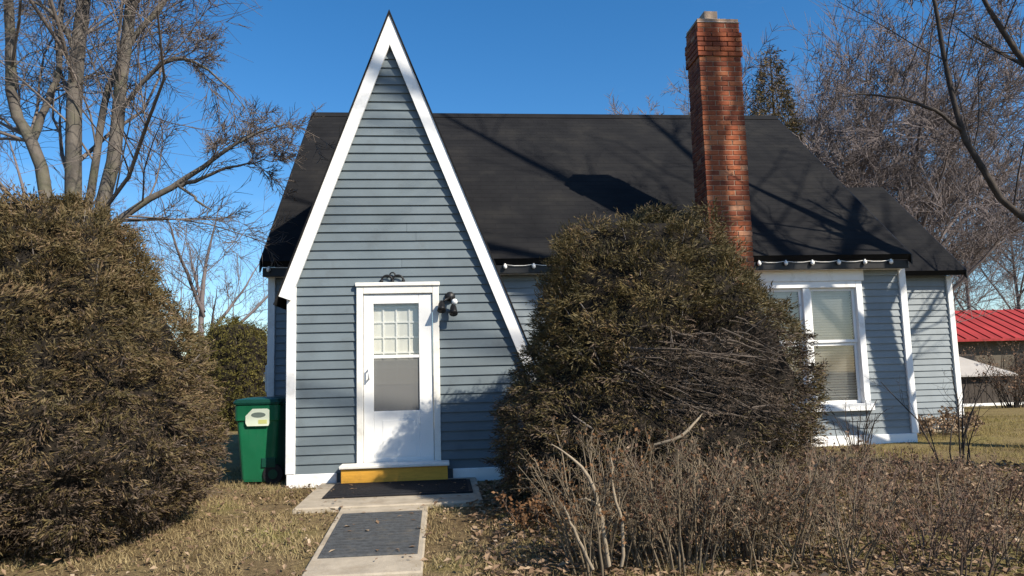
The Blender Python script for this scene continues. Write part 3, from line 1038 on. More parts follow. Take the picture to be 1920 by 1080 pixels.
# ------------------------------------------------------------------ vegetation
def sprigs(P, D, size, nleaf, lw=.16, spread=(35, 75), rng=RNG, ll=.5):
    """leafy shoots at P along D: each nleaf narrow leaves; returns V,F quads"""
    n = len(P)
    D = unit(D)
    t = np.tile(np.linspace(.05, 1, nleaf)[None], (n, 1)) + rng.uniform(-.05, .05, (n, nleaf))
    S = (size * rng.uniform(.6, 1.3, n))[:, None, None]
    base = P[:, None, :] + D[:, None, :] * t[..., None] * S
    Dn = np.broadcast_to(D[:, None, :], base.shape)
    pr = unit(np.cross(Dn, rng.normal(size=base.shape)))
    a = np.radians(rng.uniform(*spread, (n, nleaf)))[..., None]
    ld = Dn * np.cos(a) + pr * np.sin(a)
    wdv = unit(np.cross(ld, rng.normal(size=base.shape)))
    Ln = S * ll * rng.uniform(.6, 1.2, (n, nleaf, 1))
    W = Ln * lw
    v0 = base
    v1 = base + ld * Ln * .45 + wdv * W
    v2 = base + ld * Ln
    v3 = base + ld * Ln * .45 - wdv * W
    V = np.stack([v0, v1, v2, v3], 2).reshape(-1, 3)
    F = np.arange(len(V)).reshape(-1, 4)
    return V, F


def fbm(p, s, seed):
    return mnoise.noise((p[0] * s + seed, p[1] * s, p[2] * s)) * .65 + mnoise.noise((p[0] * s * 2.3, p[1] * s * 2.3 + seed, p[2] * s * 2.3)) * .35


def bush(name, label, c, prof, ry, n, m, size, lump=.14, seed=1., hollow=None, nleaf=9, inner=.91, group=None, trunk=True, core=True, flat=.35, deadness=0., lw=.16, spread=(35, 75), ll=.5):
    """clipped evergreen: prof = [(z, left radius, right radius)], ry depth ratio"""
    t = thing(name, label, 'bush', (c[0], c[1], float(terr(c[0], c[1]))), group)
    zs = np.array([p[0] for p in prof])
    rl = np.array([p[1] for p in prof])
    rr = np.array([p[2] for p in prof])
    H = zs[-1]

    def surf(th, z_):
        l, r = np.interp(z_, zs, rl), np.interp(z_, zs, rr)
        cx = np.cos(th)
        rx = np.where(cx > 0, r, l)
        return rx * cx, (l + r) / 2 * ry * np.sin(th)
    rng = np.random.default_rng(int(seed * 13))
    # sample along the profile by arc length so that a flat top is covered too
    rm = (rl + rr) / 2
    seg = np.hypot(np.diff(zs), np.diff(rm)) * (rm[1:] + rm[:-1])
    cum = np.concatenate([[0], np.cumsum(seg)])
    u = rng.uniform(0, cum[-1], n)
    z_ = np.interp(u, cum, zs)
    th = rng.uniform(-np.pi, np.pi, n)
    x, y = surf(th, z_)
    z_ = z_ + rng.uniform(-.02, .02, n)
    z0 = float(terr(c[0], c[1]))
    P = np.stack([x, y, z_], -1)
    disp = np.array([fbm(p, 1.5, seed) * 1.2 + fbm((p[0], p[1], p[2] * 2.6), 3.6, seed + 9) * 1.1 for p in P]) * lump
    dep = rng.uniform(0, 1, n) ** 1.6
    k = 1 + disp / np.maximum(np.hypot(x, y), .3) - dep * (1 - inner)
    P[:, 0] *= k
    P[:, 1] *= k
    P[:, 2] += disp * np.clip((P[:, 2] - H * .75) / (H * .25), 0, 1) * 1.0 - dep * .12 * (P[:, 2] > H * .85)
    out = unit(np.stack([x, y, (P[:, 2] - H * .45) * .55], -1))
    cl = np.array([(mnoise.noise((p[0] * 4 + 7, p[1] * 4, p[2] * 6)), mnoise.noise((p[0] * 4, p[1] * 4 + 7, p[2] * 6)), mnoise.noise((p[0] * 4, p[1] * 4, p[2] * 6 + 7))) for p in P])
    D = unit(out * .8 + cl * 2.0 + rng.normal(size=(n, 3)) * .30 + np.array([0, 0, .05]))
    D[:, 2] *= (1 - flat)
    gap = np.array([mnoise.noise((p[0] * 8.5 + seed, p[1] * 8.5, p[2] * 14)) for p in P])
    keep = (gap > -.20) | (rng.uniform(0, 1, n) < .12)
    if hollow is not None:
        keep &= hollow(P, rng)
    P, D = P[keep], D[keep]
    P = P + np.array([c[0], c[1], z0])
    dead = (rng.uniform(0, 1, len(P)) < np.clip(1.05 - (P[:, 2] - z0) / (H * .62), .06, .75) * deadness)
    if hollow is not None:
        dead |= rng.uniform(0, 1, len(P)) < hollow.core(P - np.array([c[0], c[1], z0])) * .9
    for nm, sel, mm_ in (('foliage', ~dead, m), ('dry_shoots', dead, M['yew_dry'])):
        if sel.sum() > 10:
            V, F = sprigs(P[sel], D[sel], size, nleaf, lw=lw, spread=spread, ll=ll, rng=rng)
            np_mesh(nm, V, F, mm_, t, 'stuff')
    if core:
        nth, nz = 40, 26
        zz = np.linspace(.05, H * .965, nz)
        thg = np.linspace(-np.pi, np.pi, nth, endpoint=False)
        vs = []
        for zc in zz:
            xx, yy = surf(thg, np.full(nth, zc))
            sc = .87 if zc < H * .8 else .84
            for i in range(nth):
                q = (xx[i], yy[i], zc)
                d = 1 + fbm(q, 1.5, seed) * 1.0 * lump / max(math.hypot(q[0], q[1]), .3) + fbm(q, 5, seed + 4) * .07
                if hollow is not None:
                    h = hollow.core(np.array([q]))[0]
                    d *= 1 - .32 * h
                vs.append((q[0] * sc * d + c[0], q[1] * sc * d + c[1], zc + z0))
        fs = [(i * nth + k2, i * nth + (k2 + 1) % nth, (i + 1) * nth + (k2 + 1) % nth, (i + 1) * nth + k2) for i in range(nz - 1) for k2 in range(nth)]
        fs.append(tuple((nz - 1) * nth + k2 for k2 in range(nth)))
        MB().poly(vs, fs, True).build('shade_core', M['inner'], t)  # solid dark core, painted as the shade behind the shoots
    # woody stems showing between the shoots
    ns = 160
    idx = rng.choice(len(P), ns)
    e = P[idx]
    b = np.stack([c[0] + rng.normal(size=ns) * .12, c[1] + rng.normal(size=ns) * .12, z0 + (e[:, 2] - z0) * rng.uniform(.1, .75, ns)], -1)
    tt = np.linspace(0, 1, 6)[None, :, None]
    PL = b[:, None] * (1 - tt) + e[:, None] * tt
    PL[:, 1:-1] += rng.normal(size=(ns, 4, 3)) * .03
    V, F = tubes(PL, np.linspace(.016, .004, 6)[None] * rng.uniform(.6, 1.2, (ns, 1)), 4)
    np_mesh('stems', V, F, M['deadwood'], t, 'stuff')
    return t


class Hollow:
    def __init__(s, x, z, rx, rz, drop=.82):
        s.a = (x, z, rx, rz, drop)

    def core(s, P):
        x, z, rx, rz, _ = s.a
        d = ((P[:, 0] - x) / rx) ** 2 + ((P[:, 2] - z) / rz) ** 2
        return np.clip(1.4 - d, 0, 1) * np.clip((-.30 - P[:, 1]) / .25, 0, 1)

    def __call__(s, P, rng):
        return rng.uniform(0, 1, len(P)) > s.core(P) * s.a[4]


left_bush = bush('yew_bush', 'big brownish yew clipped to a flat-topped cone left of the green bin', (-3.30, 6.55),
                 [(.02, .95, .92), (.25, 1.3, 1.20), (.65, 1.5, 1.32), (1.05, 1.5, 1.24), (1.5, 1.45, 1.06), (1.95, 1.38, .86), (2.25, 1.3, .72), (2.50, 1.2, .62), (2.64, 1.0, .50), (2.70, .7, .36), (2.73, 0, 0)],
                 .92, 68000, M['yew'], .072, seed=3., nleaf=5, lump=.22, deadness=.85, lw=.10, spread=(8, 50), ll=.60, group='clipped yews by the entrance')
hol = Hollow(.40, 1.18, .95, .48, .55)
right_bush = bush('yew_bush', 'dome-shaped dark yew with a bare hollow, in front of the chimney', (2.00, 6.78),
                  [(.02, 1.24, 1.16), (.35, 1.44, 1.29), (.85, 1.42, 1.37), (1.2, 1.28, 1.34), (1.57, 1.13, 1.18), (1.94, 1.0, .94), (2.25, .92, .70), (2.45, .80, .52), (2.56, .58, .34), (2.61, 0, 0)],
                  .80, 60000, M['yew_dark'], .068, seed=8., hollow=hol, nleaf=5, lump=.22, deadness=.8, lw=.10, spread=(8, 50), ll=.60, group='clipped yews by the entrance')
# long bare branches in the hollow
rng = np.random.default_rng(5)
nb = 60
q = np.linspace(0, 1, 9)[None]
ta = rng.uniform(-2.35, -1.1, (nb, 1)) + rng.uniform(.35, 1.1, (nb, 1)) * q
za = rng.uniform(.85, 1.62, (nb, 1)) + rng.uniform(-.30, .12, (nb, 1)) * q - .12 * q ** 2
ra = rng.uniform(.80, .92, (nb, 1)) + rng.uniform(.0, .12, (nb, 1)) * q
PL = np.stack([2.0 + 1.30 * ra * np.cos(ta), 6.78 + 1.06 * ra * np.sin(ta), za], -1)
PL[:, 1:] += np.cumsum(rng.normal(size=(nb, 8, 3)) * .016, axis=1)
V1 = tubes(PL, np.linspace(.008, .003, 9)[None] * rng.uniform(.6, 1.4, (nb, 1)), 5)
C1, R1 = offshoots(PL, np.full((nb, 9), .006), 4, (20, 50), .30, 4, rmin=.0025, rng=rng)
V2 = tubes(C1, R1, 3)
Vb, Fb = cat_vf([V1, V2])
np_mesh('bare_branches', Vb, Fb, M['bare_bush_wood'], right_bush, 'stuff')
P0, R0 = curve_pts([(1.60, 5.62, .62, .012), (1.78, 5.55, .68, .013), (1.92, 5.6, .78, .010), (2.02, 5.7, .84, .006)], 9)
V, F = tubes(P0[None], R0[None], 6)
np_mesh('pale_branch', V, F, M['pale_cane'], right_bush, smooth=True)

hedge = bush('evergreen_shrub', 'olive evergreen shrub far behind, between the left yew and the cottage', (-7.0, 26.0),
             [(.02, 1.5, 1.5), (.8, 1.8, 1.7), (2.0, 1.7, 1.6), (2.8, 1.4, 1.35), (3.4, .9, .9), (3.65, 0, 0)], .9, 9000, M['far_green'], .17, seed=5., nleaf=6, lump=.25)


def shrub(name, label, c, n0, h, spread, m, leaf=None, nl=0, lsize=.03, group=None, seed=1, rad=.007, lev=(7, 4), lean=(0, 0)):
    """leafless many-stemmed shrub"""
    rng = np.random.default_rng(seed)
    z0 = float(terr(c[0], c[1])) - .03
    t = thing(name, label, 'shrub', (c[0], c[1], z0), group)
    az = rng.uniform(0, 2 * np.pi, n0)
    r0 = rng.uniform(0, .34, n0) * (spread / .5)
    k = 7
    P = np.zeros((n0, k, 3))
    P[:, 0] = np.stack([c[0] + np.cos(az) * r0, c[1] + np.sin(az) * r0, np.full(n0, z0)], -1)
    L = h * rng.uniform(.55, 1.1, n0)
    d = unit(np.stack([np.cos(az) * spread * rng.uniform(.1, 1, n0) + lean[0], np.sin(az) * spread * rng.uniform(.1, 1, n0) + lean[1], np.ones(n0)], -1))
    for q in range(1, k):
        P[:, q] = P[:, q - 1] + d * (L / (k - 1))[:, None]
        d = unit(d + rng.normal(size=d.shape) * .10 + np.stack([np.cos(az), np.sin(az), np.zeros(n0)], -1) * .035)
    Rd = rad * rng.uniform(.6, 1.4, (n0, 1)) * np.linspace(1, .4, k)[None]
    V, F = tubes(P, Rd, 5)
    np_mesh('canes', V, F, m, t, 'stuff', True)
    C, RC = offshoots(P, Rd, lev[0], (20, 60), .45, 5, tmin=.3, lift=.10, rk=.5, rmin=.0022, rng=rng)
    C2, RC2 = offshoots(C, RC, lev[1], (25, 65), .5, 4, tmin=.25, lift=.08, rk=.6, rmin=.0018, rng=rng)
    V, F = cat_vf([tubes(C, RC, 3), tubes(C2, RC2, 3)])
    np_mesh('twigs', V, F, m, t, 'stuff')
    if leaf is not None and nl:
        src = np.concatenate([C.reshape(-1, 3), C2.reshape(-1, 3)])
        pk = src[rng.integers(0, len(src), nl)]
        V, F = sprigs(pk, rng.normal(size=(nl, 3)) + np.array([0, 0, -.2]), lsize, 2, lw=.32, ll=.9, rng=rng)
        np_mesh('dry_leaves', V, F, leaf, t, 'stuff')
    return t


bg1 = 'bare canes in front of the dome yew'
cane1 = shrub('bare_shrub', 'tan bare shrub with a tall forked pale cane, nearest the path', (1.05, 5.02), 40, .84, .42, M['cane'], M['rust_leaf'], 500, .03, bg1, 21, .008)
shrub('bare_shrub', 'tan bare shrub of upright canes in the middle of the dome yew', (1.55, 4.98), 50, .80, .45, M['cane'], M['berry_leaf'], 600, .03, bg1, 22, .007)
shrub('bare_shrub', 'tan bare shrub of upright canes below the right of the dome yew', (2.10, 5.0), 50, .78, .48, M['cane'], M['berry_leaf'], 600, .03, bg1, 23, .007)
shrub('bare_shrub', 'grey-brown low twiggy shrub under the dome yew, behind the upright canes', (1.85, 5.35), 50, .74, .7, M['cane_red'], M['rust_leaf'], 900, .03, bg1, 24, .006)
for pts in ([(1.034, 4.794, -0.041, 0.016), (1.006, 4.794, 0.185, 0.015), (0.978, 4.794, 0.373, 0.014), (0.902, 4.813, 0.561, 0.012), (0.790, 4.841, 0.674, 0.008), (0.696, 4.841, 0.730, 0.004)],
            [(0.987, 4.794, 0.335, 0.010), (0.912, 4.775, 0.382, 0.008), (0.846, 4.775, 0.382, 0.005)],
            [(0.921, 4.747, -0.041, 0.012), (0.846, 4.747, 0.119, 0.011), (0.780, 4.747, 0.260, 0.009), (0.752, 4.747, 0.354, 0.005)],
            [(1.109, 4.775, -0.041, 0.012), (1.128, 4.775, 0.213, 0.011), (1.081, 4.794, 0.429, 0.009), (1.072, 4.794, 0.636, 0.005)]):
    P0, R0 = curve_pts(pts, 12, .004)
    V, F = tubes(P0[None], R0[None], 6)
    np_mesh('pale_cane', V, F, M['pale_cane'], cane1, smooth=True)
bg2 = 'reddish-brown twiggy shrubs at the lower right'
spots = [((2.62, 4.85), .56, 'reddish-brown twiggy shrub right of the tan canes, nearest them'),
         ((3.15, 4.75), .50, 'reddish-brown twiggy shrub in the lower right foreground, middle one'),
         ((3.70, 4.85), .50, 'reddish-brown twiggy shrub at the lower right corner'),
         ((3.05, 5.6), .56, 'brown twiggy shrub in the second row below the white window'),
         ((3.9, 5.75), .50, 'brown twiggy shrub in the second row below the house corner'),
         ((4.65, 6.1), .46, 'brown twiggy shrub in the second row at the right edge'),
         ((3.75, 7.0), .45, 'low brown shrub by the right foot of the dome yew'),
         ((4.9, 7.6), .34, 'low brown shrub in the third row before the white skirt board')]
for i, (p, h, lb) in enumerate(spots):
    shrub('twiggy_shrub', lb, p, 34, h * (1.0 if i % 3 else 1.18), .62, M['cane_red'] if i % 2 else M['cane'], M['berry_leaf'], 420, .030, bg2, 40 + i, .0058, (6, 4))
shrub('twiggy_shrub', 'sparse dark sapling with few upright stems before the grey wing wall', (5.9, 8.2), 9, 1.15, .38, M['bark_dark'], None, 0, .03, None, 61, .009, (4, 3))
shrub('twiggy_shrub', 'thin leafless shrub in front of the white skirt under the window', (5.6, 9.8), 14, .75, .35, M['bark_dark'], None, 0, .03, None, 62, .008, (5, 3))
shrub('dry_shrub', 'low rusty-leaved dry shrub between the path and the dome yew', (1.02, 5.85), 22, .34, .8, M['cane_red'], M['rust_leaf'], 700, .045, None, 63, .005)
shrub('dry_shrub', 'low dry flower bed growth at the foot of the grey wing wall', (8.1, 11.75), 26, .42, .9, M['cane_red'], M['dead_leaf'], 900, .06, None, 64, .006)

for i, (p, h, lb) in enumerate([((18.3, 22.5), 1.6, 'dark leafless shrub before the pale-roofed shed'), ((20.6, 23.5), 2.0, 'dark leafless shrub right of the pale-roofed shed'), ((21.8, 27.0), 2.6, 'tall dark leafless shrub before the red-roofed house')]):
    shrub('twiggy_shrub', lb, p, 40, h, .7, M['bark_dark'], M['berry_leaf'], 500, .08, 'dark shrubs before the distant buildings', 90 + i, .016, (6, 3))
# leaf litter, dry grass
def scatter(n, x0, x1, y0, y1, rng, ok=None):
    x = rng.uniform(x0, x1, n)
    y = rng.uniform(y0, y1, n)
    k = np.ones(n, bool)
    k &= ~((x > -1.345) & (x < .345) & (y > 7.0) & (y < 8.7))
    k &= ~((x > -.92 + .03 * np.sin(y * 9)) & (x < -.19 + .05 * np.sin(y * 7 + 1)) & (y < 7.0))
    k &= ~((y > 8.5) & (x > -1.8) & (x < 1.3))
    k &= ~((y > 10.7) & (x > -2.5) & (x < 7.2))
    k &= ~((y > 12.1) & (x > 7) & (x < 8.95))
    if ok is not None:
        k &= ok(x, y)
    x, y = x[k], y[k]
    return x, y, terr(x, y)


def leaf_layer(name, n, box, size, m, seed, ok=None):
    rng = np.random.default_rng(seed)
    x, y, z_ = scatter(n, *box, rng, ok)
    n = len(x)
    c = np.stack([x, y, z_ + rng.uniform(.012, .045, n)], -1)
    a = rng.uniform(0, 2 * np.pi, n)
    d = unit(np.stack([np.cos(a), np.sin(a), rng.normal(size=n) * .35], -1))
    w = unit(np.stack([-np.sin(a), np.cos(a), rng.normal(size=n) * .35], -1))
    s = (size * rng.uniform(.5, 1.3, n))[:, None]
    up_ = np.array([0, 0, 1.])
    V = np.stack([c - d * s, c + w * s * .55 + up_ * s * .3, c + d * s, c - w * s * .55 + up_ * s * .3], 1).reshape(-1, 3)
    q = np.arange(n)[:, None] * 4
    F = np.concatenate([q + np.array([[0, 1, 2]]), q + np.array([[0, 2, 3]])], 1).reshape(-1, 3)
    o = np_mesh(name, V, F, m, kind='stuff')
    return o


tag(leaf_layer('fallen_leaves', 9000, (.2, 6.5, 4.0, 8.2), .034, M['dead_leaf'], 3), 'brown and pale fallen leaves littering the shrub bed at lower right', 'leaves')
tag(leaf_layer('fallen_leaves', 2200, (-4.5, .2, 4.0, 8.6), .026, M['dead_leaf'], 4), 'scattered fallen leaves on the bare lawn left of the path', 'leaves')


def litter(n, seed):
    rng = np.random.default_rng(seed)
    x = np.concatenate([rng.uniform(-1.3, .3, n), rng.uniform(-.9, -.2, n)])
    y = np.concatenate([rng.uniform(7.0, 8.2, n), rng.uniform(4.2, 6.9, n)])
    zt = np.concatenate([np.full(n, .066), terr(0, y[n:]) + np.where(y[n:] > 5.04, .042, -.055)])
    a = rng.uniform(0, 2 * np.pi, 2 * n)
    c = np.stack([x, y, zt], -1)
    s_ = rng.uniform(.012, .034, 2 * n)[:, None]
    d = np.stack([np.cos(a), np.sin(a), rng.normal(size=2 * n) * .12], -1)
    w = np.stack([-np.sin(a), np.cos(a), np.full(2 * n, .35)], -1)
    w2 = np.stack([np.sin(a), -np.cos(a), np.full(2 * n, .35)], -1)
    V = np.stack([c - d * s_, c + w * s_ * .5, c + d * s_, c + w2 * s_ * .5], 1).reshape(-1, 3)
    q = np.arange(2 * n)[:, None] * 4
    return np_mesh('fallen_leaves', V, np.concatenate([q + np.array([[0, 1, 2]]), q + np.array([[0, 2, 3]])], 1).reshape(-1, 3), M['dead_leaf'], kind='stuff')


tag(litter(38, 12), 'few dry leaves blown onto the concrete path and the mats', 'leaves')


def blades(name, n, box, h, m, seed, ok=None, label=''):
    rng = np.random.default_rng(seed)
    x, y, z_ = scatter(n, *box, rng, ok)
    n = len(x)
    pn = np.array([mnoise.noise((px * 1.6, py * 1.6, 5.0)) + .6 * mnoise.noise((px * 5, py * 5, 9.0)) for px, py in zip(x, y)])
    kp = pn + rng.normal(size=n) * .12 > -.22
    x, y, z_, pn = x[kp], y[kp], z_[kp], pn[kp]
    n = len(x)
    c = np.stack([x, y, z_ - .01], -1)
    a = rng.uniform(0, 2 * np.pi, n)
    w = np.stack([np.cos(a), np.sin(a), np.zeros(n)], -1) * .004
    lean = rng.normal(size=(n, 3)) * .7
    lean[:, 2] = 1
    t = c + unit(lean) * (h * rng.uniform(.5, 1.4, n) * (1 + np.clip(pn, -.5, .6)))[:, None]
    V = np.stack([c - w, c + w, t], 1).reshape(-1, 3)
    F = np.arange(n * 3).reshape(-1, 3)
    o = np_mesh(name, V, F, m, kind='stuff')
    return tag(o, label, 'grass')


blades('grass', 130000, (-4.5, 4.5, 3.9, 10.6), .045, M['straw'], 8, label='dry straw-coloured grass around the path and the left yew')
blades('grass', 70000, (3.5, 16, 6.5, 16), .05, M['lawn'], 9, label='yellow-green winter lawn at the right of the cottage')


def bare_tree(name, label, stems, m, mt, lev, seed, limb_names=None, group=None, twig_r=.004, tubes_sides=9, cat='tree', loc=None, first='trunk', ang=(25, 55), lift=.06):
    """stems: list of [(x,y,z,r)...]; each becomes a part, finer orders are joined"""
    rng = np.random.default_rng(seed)
    b = stems[0][0]
    t = thing(name, label, cat, loc or (b[0], b[1], b[2]), group)
    PL, RL = [], []
    for i, s in enumerate(stems):
        p, r = curve_pts(s, 14, .012, rng)
        V, F = tubes(p[None], r[None], tubes_sides)
        np_mesh(first if i == 0 else 'limb', V, F, m, t, None, True)
        PL.append(p)
        RL.append(r)
    longs = [k for k in range(len(PL)) if np.linalg.norm(PL[k][-1] - PL[k][0]) > .9]
    P, Rd = np.array([PL[k] for k in longs]), np.array([RL[k] for k in longs])
    parts = []
    for li, (cnt, ratio, k, sides, tmin) in enumerate(lev):
        P, Rd = offshoots(P, Rd, cnt, ang, ratio, k, tmin=tmin, lift=lift, jit=.16, rk=.30 if li == 0 else .5, rmin=twig_r, rng=rng)
        parts.append(tubes(P, Rd, sides))
    V, F = cat_vf(parts)
    np_mesh('crown', V, F, mt, t, 'stuff', True)
    return t


# multi-stemmed tree behind the left yew
bare_tree('bare_tree', 'grey multi-stemmed bare tree rising behind the big left yew', [
    [(-4.75, 9.9, -.05, 0.160), (-4.72, 9.85, 1.2, 0.120), (-4.70, 9.8, 3.0, 0.108), (-4.69, 9.8, 3.8, 0.100), (-4.74, 9.8, 5.15, 0.092), (-4.71, 9.9, 6.5, 0.080), (-4.8, 10.1, 8.5, 0.048), (-4.9, 10.2, 10.2, 0.016)],
    [(-4.80, 9.8, .3, 0.112), (-4.95, 9.75, 2.4, 0.096), (-5.04, 9.8, 3.72, 0.080), (-5.26, 9.8, 4.40, 0.076), (-5.48, 9.8, 4.85, 0.068), (-5.60, 9.8, 6.3, 0.056), (-5.9, 9.9, 8.6, 0.016)],
    [(-5.23, 9.8, 4.32, 0.056), (-5.08, 9.85, 4.9, 0.044), (-4.98, 9.9, 5.5, 0.036), (-5.05, 10, 6.8, 0.024), (-5.0, 10, 8, 0.008)],
    [(-4.65, 9.85, .3, 0.120), (-4.42, 9.8, 2.4, 0.096), (-4.29, 9.8, 3.72, 0.088), (-4.16, 9.8, 4.79, 0.080), (-4.07, 9.8, 6.3, 0.068), (-3.9, 9.9, 8.3, 0.032), (-3.7, 10, 9.8, 0.012)],
    [(-4.62, 9.9, 3.2, 0.056), (-4.50, 9.9, 3.9, 0.050), (-4.40, 9.95, 5.0, 0.042), (-4.2, 10.0, 5.8, 0.028), (-4.1, 10.1, 7.5, 0.010)],
    [(-4.17, 9.8, 4.6, 0.040), (-3.9, 9.7, 5.0, 0.036), (-3.55, 9.65, 5.35, 0.032), (-3.2, 9.6, 5.35, 0.024), (-2.75, 9.6, 5.0, 0.016), (-2.5, 9.6, 4.7, 0.006)],
    [(-4.45, 9.85, 2.6, 0.060), (-4.2, 9.8, 3.2, 0.050), (-3.90, 9.8, 3.46, 0.044), (-3.36, 9.8, 3.78, 0.038), (-2.95, 9.75, 4.05, 0.028), (-2.45, 9.7, 4.40, 0.018), (-1.95, 9.7, 4.55, 0.006)],
    [(-3.45, 9.8, 3.74, 0.032), (-3.15, 9.75, 3.78, 0.026), (-2.8, 9.7, 3.92, 0.018), (-2.4, 9.65, 4.0, 0.010), (-2.1, 9.65, 4.02, 0.005)],
    [(-3.40, 9.78, 3.75, 0.022), (-3.15, 9.7, 3.55, 0.016), (-2.95, 9.65, 3.38, 0.011), (-3.0, 9.62, 3.25, 0.005)],
    [(-4.1, 9.8, 5.6, 0.040), (-3.6, 9.85, 6.4, 0.032), (-3.2, 9.9, 7.0, 0.024), (-2.9, 9.9, 7.6, 0.008)],
    [(-4.70, 9.8, 5.5, 0.036), (-5.0, 9.75, 6.0, 0.028), (-5.35, 9.7, 6.25, 0.016), (-5.7, 9.7, 6.6, 0.006)],
], M['bark'], M['twig'], [(10, .66, 6, 5, .2), (9, .6, 5, 3, .2), (13, .65, 4, 3, .15)], 71, twig_r=.0046, ang=(25, 60), lift=.02)

# leaning tree just right of the view: its trunk shades the wall, one limb reaches into the view
bare_tree('bare_tree', 'dark bare tree at the right edge reaching a long limb before the sky', [
    [(9.0, 8.75, -.05, .24), (8.90, 8.75, 1.2, .19), (8.78, 8.72, 2.6, .165), (8.66, 8.7, 4.0, .155), (8.56, 8.7, 5.4, .12), (8.6, 8.7, 7.4, .06), (8.7, 8.7, 9.0, .02)],
    [(8.80, 8.72, 2.0, 0.065), (8.05, 8.62, 2.55, 0.054), (7.39, 8.6, 2.98, 0.045), (7.0, 8.6, 3.40, 0.042), (6.66, 8.6, 4.18, 0.036), (6.56, 8.6, 4.8, 0.032), (6.45, 8.6, 5.9, 0.025), (6.2, 8.6, 7.2, 0.009)],
    [(6.68, 8.6, 4.12, 0.026), (6.3, 8.62, 4.42, 0.022), (5.95, 8.62, 4.52, 0.017), (5.5, 8.65, 4.62, 0.012), (5.1, 8.7, 4.60, 0.006)],
    [(8.68, 8.7, 3.6, 0.050), (7.9, 8.6, 4.7, 0.040), (7.25, 8.55, 5.6, 0.032), (6.8, 8.5, 6.5, 0.014), (6.5, 8.5, 7.2, 0.006)],
    [(8.75, 8.72, 2.9, .10), (9.7, 8.7, 4.2, .085), (10.6, 8.65, 4.9, .075), (11.4, 8.6, 5.5, .05), (12.2, 8.6, 6.4, .02)],
    [(8.66, 8.7, 4.1, .09), (9.6, 8.65, 5.5, .075), (10.5, 8.6, 6.2, .055), (11.2, 8.6, 7.2, .02)],
    [(8.58, 8.7, 5.0, .07), (8.5, 8.4, 5.9, .05), (9.0, 8.1, 6.8, .02)],
], M['bark_dark'], M['bark_dark'], [(7, .5, 6, 4, .25), (6, .5, 5, 3, .25), (5, .55, 4, 3, .2)], 72, twig_r=.0035, lift=.05)

# a street tree out of view in front: its crown streaks the roof and gable with shade
def auto_stems(x, y, z, h, r, n, seed, fork=.3, spread=.45):
    rng = np.random.default_rng(seed)
    s = [[(x, y, z - .1, r), (x + rng.normal() * .05, y, z + h * .2, r * .8), (x + rng.normal() * .15, y, z + h * .45, r * .6), (x + rng.normal() * .3, y, z + h * .72, r * .35), (x + rng.normal() * .4, y, z + h, r * .08)]]
    for i in range(n):
        a = 2 * np.pi * i / n + rng.uniform(-.4, .4)
        zb = z + h * rng.uniform(fork, .6)
        L = h * rng.uniform(.35, .55)
        dx, dy = np.cos(a) * spread, np.sin(a) * spread
        s.append([(x, y, zb, r * .42), (x + dx * L * .4, y + dy * L * .4, zb + L * .32, r * .34), (x + dx * L * .8, y + dy * L * .8, zb + L * .62, r * .22), (x + dx * L * 1.2, y + dy * L * 1.2, zb + L * 1.0, r * .05)])
    return s


bare_tree('bare_tree', 'tall bare street tree standing out of view in front of the garden', auto_stems(11.8, 2.0, -.25, 16.5, .34, 9, 4, .45, .75),
          M['bark'], M['twig'], [(8, .55, 6, 4, .25), (7, .5, 5, 3, .25)], 73, twig_r=.007)

# background trees to the right, behind the cottage
far = [((12.2, 23.5), 9.8, 'bare tree far behind the roof, just right of the chimney'),
       ((14.2, 25), 13.5, 'wide bare tree behind the side wing, highest of the far ones'),
       ((18.4, 27), 13.0, 'bare tree far behind, above the red roof'),
       ((31.5, 41.5), 15, 'bare tree far behind at the right edge'),
       ((16.5, 31), 13.5, 'hazy bare tree farthest behind the cottage roof'),
       ((38.5, 46), 15, 'bare tree behind the red-roofed house'),
       ((15.8, 23.5), 10.5, 'bare tree right behind the side wing, nearest of the far ones'),
       ((16.0, 34), 12.0, 'bare tree at the back, between the side wing and the red roof')]
for i, (p, h, lb) in enumerate(far):
    bare_tree('bare_tree', lb, auto_stems(p[0], p[1], float(terr(*p)), h, .16, 9, 20 + i, .12, .72), M['twig_far'], M['twig_far'],
              [(10, .62, 5, 4, .12), (9, .58, 4, 3, .12), (12, .62, 2, 3, .1)], 80 + i, group='bare trees behind the cottage', twig_r=.011, tubes_sides=7, ang=(25, 60), lift=.05)
farl = [((-13.0, 24), 9.5, 'bare tree far behind at the left edge'), ((-9.0, 29), 8.5, 'bare tree far behind the left multi-stemmed tree')]
for i, (p, h, lb) in enumerate(farl):
    bare_tree('bare_tree', lb, auto_stems(p[0], p[1], float(terr(*p)), h, .18, 7, 50 + i, .2, .7), M['twig_far'], M['twig_far'],
              [(8, .60, 6, 4, .15), (7, .55, 5, 3, .15), (6, .6, 4, 3, .1)], 90 + i, twig_r=.007, tubes_sides=7)


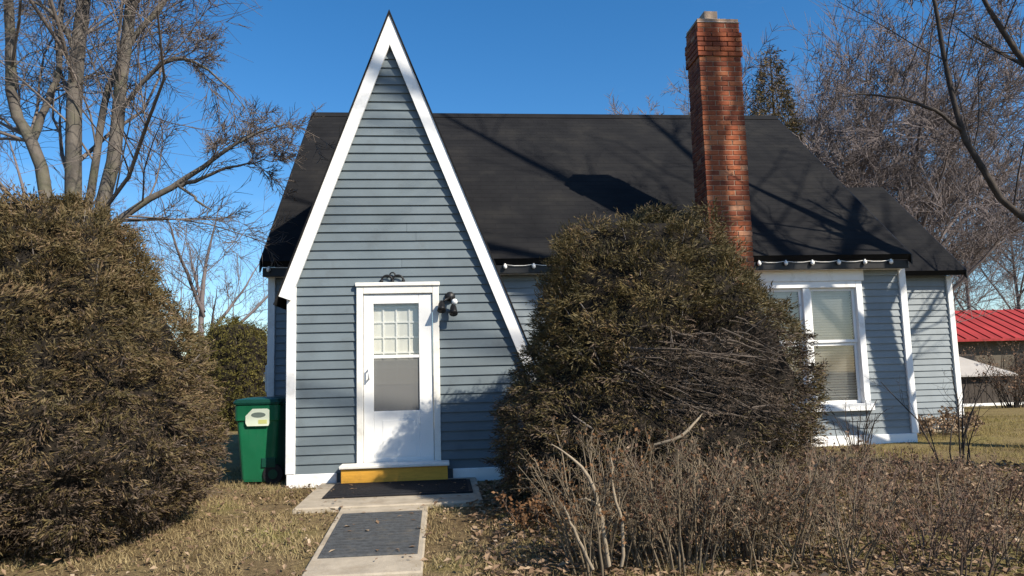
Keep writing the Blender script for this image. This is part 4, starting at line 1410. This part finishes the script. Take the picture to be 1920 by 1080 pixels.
def conifer(name, label, x, y, h, r, n, m, seed, zb=.6):
    rng = np.random.default_rng(seed)
    z0 = float(terr(x, y))
    t = thing(name, label, 'tree', (x, y, z0))
    V, F = tubes(np.array([[(x, y, z0 - .1), (x, y, z0 + h * .5), (x, y, z0 + h)]]), np.array([[.18, .10, .01]]), 7)
    np_mesh('trunk', V, F, M['bark_dark'], t, None, True)
    u = rng.uniform(0, 1, n) ** .6
    zz = zb + (h - zb) * (1 - u)
    lay = np.sin(zz * 9 + rng.normal(size=n) * .5) * .10 + 1
    rad = r * u * rng.uniform(.25, 1.0, n) ** .5 * lay
    a = rng.uniform(0, 2 * np.pi, n)
    P = np.stack([x + np.cos(a) * rad, y + np.sin(a) * rad, z0 + zz - rad * .25], -1)
    D = np.stack([np.cos(a), np.sin(a), rng.normal(size=n) * .3 - .1], -1)
    V, F = sprigs(P, D, .28, 8, lw=.10, spread=(20, 60), rng=rng)
    np_mesh('crown', V, F, m, t, 'stuff')
    return t


conifer('conifer', 'tall brownish conifer top rising right behind the chimney', 10.45, 21.5, 11.5, 2.5, 8000, M['conifer'], 6)
conifer('conifer', 'small dark green conifer in front of the red roof', 24.0, 27.5, 3.5, .9, 1800, M['pine_green'], 7, .3)

# red-roofed house and pale-roofed shed far right
rh = thing('neighbour_house', 'distant low house with bright red metal roof at the right edge', 'house', (27, 34, float(terr(27, 34))))
zb = float(terr(27, 32))
MB().box(21, 36, 32.2, 38, zb - .1, 2.3).build('wall', M['far_wall'], rh)
rr_ = MB().poly([(20.6, 31.6, 2.15), (36.4, 31.6, 2.15), (36.4, 35.1, 3.72), (20.6, 35.1, 3.72), (36.4, 38.6, 2.15), (20.6, 38.6, 2.15),
                 (20.6, 31.6, 2.05), (36.4, 31.6, 2.05), (36.4, 35.1, 3.60), (20.6, 35.1, 3.60), (36.4, 38.6, 2.05), (20.6, 38.6, 2.05)],
                [(0, 1, 2, 3), (3, 2, 4, 5), (6, 9, 8, 7), (9, 11, 10, 8), (0, 6, 7, 1), (0, 3, 9, 6), (3, 5, 11, 9), (1, 7, 8, 2), (2, 8, 10, 4), (4, 10, 11, 5)]).build('roof', M['red_roof'], rh)
sm = MB()
for i in range(27):
    x = 20.7 + i * .6
    sm.hexa([(x, 31.6, 2.15), (x + .05, 31.6, 2.15), (x + .05, 35.1, 3.72), (x, 35.1, 3.72), (x, 31.6, 2.20), (x + .05, 31.6, 2.20), (x + .05, 35.1, 3.77), (x, 35.1, 3.77)])
sm.build('seams', M['red_roof'], rr_)
for x in (23.5, 26.5, 29.5):
    w = MB().bbox(x, x + 1.0, 32.12, 32.19, .4, 1.5, .02).build('window', M['brown_wood'], rh)
    MB().box(x + .1, x + .9, 32.10, 32.118, .5, 1.4).build('pane', M['dark'], w)

sh = thing('shed', 'dark board shed with a pale sloping roof, right behind the side wing', 'shed', (20.0, 26, float(terr(20, 26))))
zb = float(terr(20, 26))
for i in range(14):
    x = 18.2 + i * .235
    MB().bbox(x, x + .225, 25.95, 26.0, zb - .05, .62, .006).build('board', M['brown_wood'], sh)
MB().box(18.2, 21.45, 26.001, 28.6, zb - .1, .60).build('wall', M['brown_wood'], sh)
MB().poly([(18.0, 25.7, .66), (21.2, 25.7, .66), (19.2, 27.2, 1.62), (18.0, 27.2, 1.62), (18.0, 28.8, .66), (21.2, 28.8, .66),
           (18.0, 25.7, .60), (21.2, 25.7, .60), (21.2, 28.8, .60), (18.0, 28.8, .60)],
          [(0, 1, 2, 3), (3, 2, 5, 4), (1, 5, 2), (0, 3, 4), (6, 9, 8, 7), (0, 6, 7, 1), (1, 7, 8, 5), (5, 8, 9, 4), (4, 9, 6, 0)]).build('roof', M['pale_roof'], sh)
MB().bbox(18.1, 21.6, 25.85, 25.94, zb - .02, zb + .09, .01).build('sill_board', M['trim'], sh)
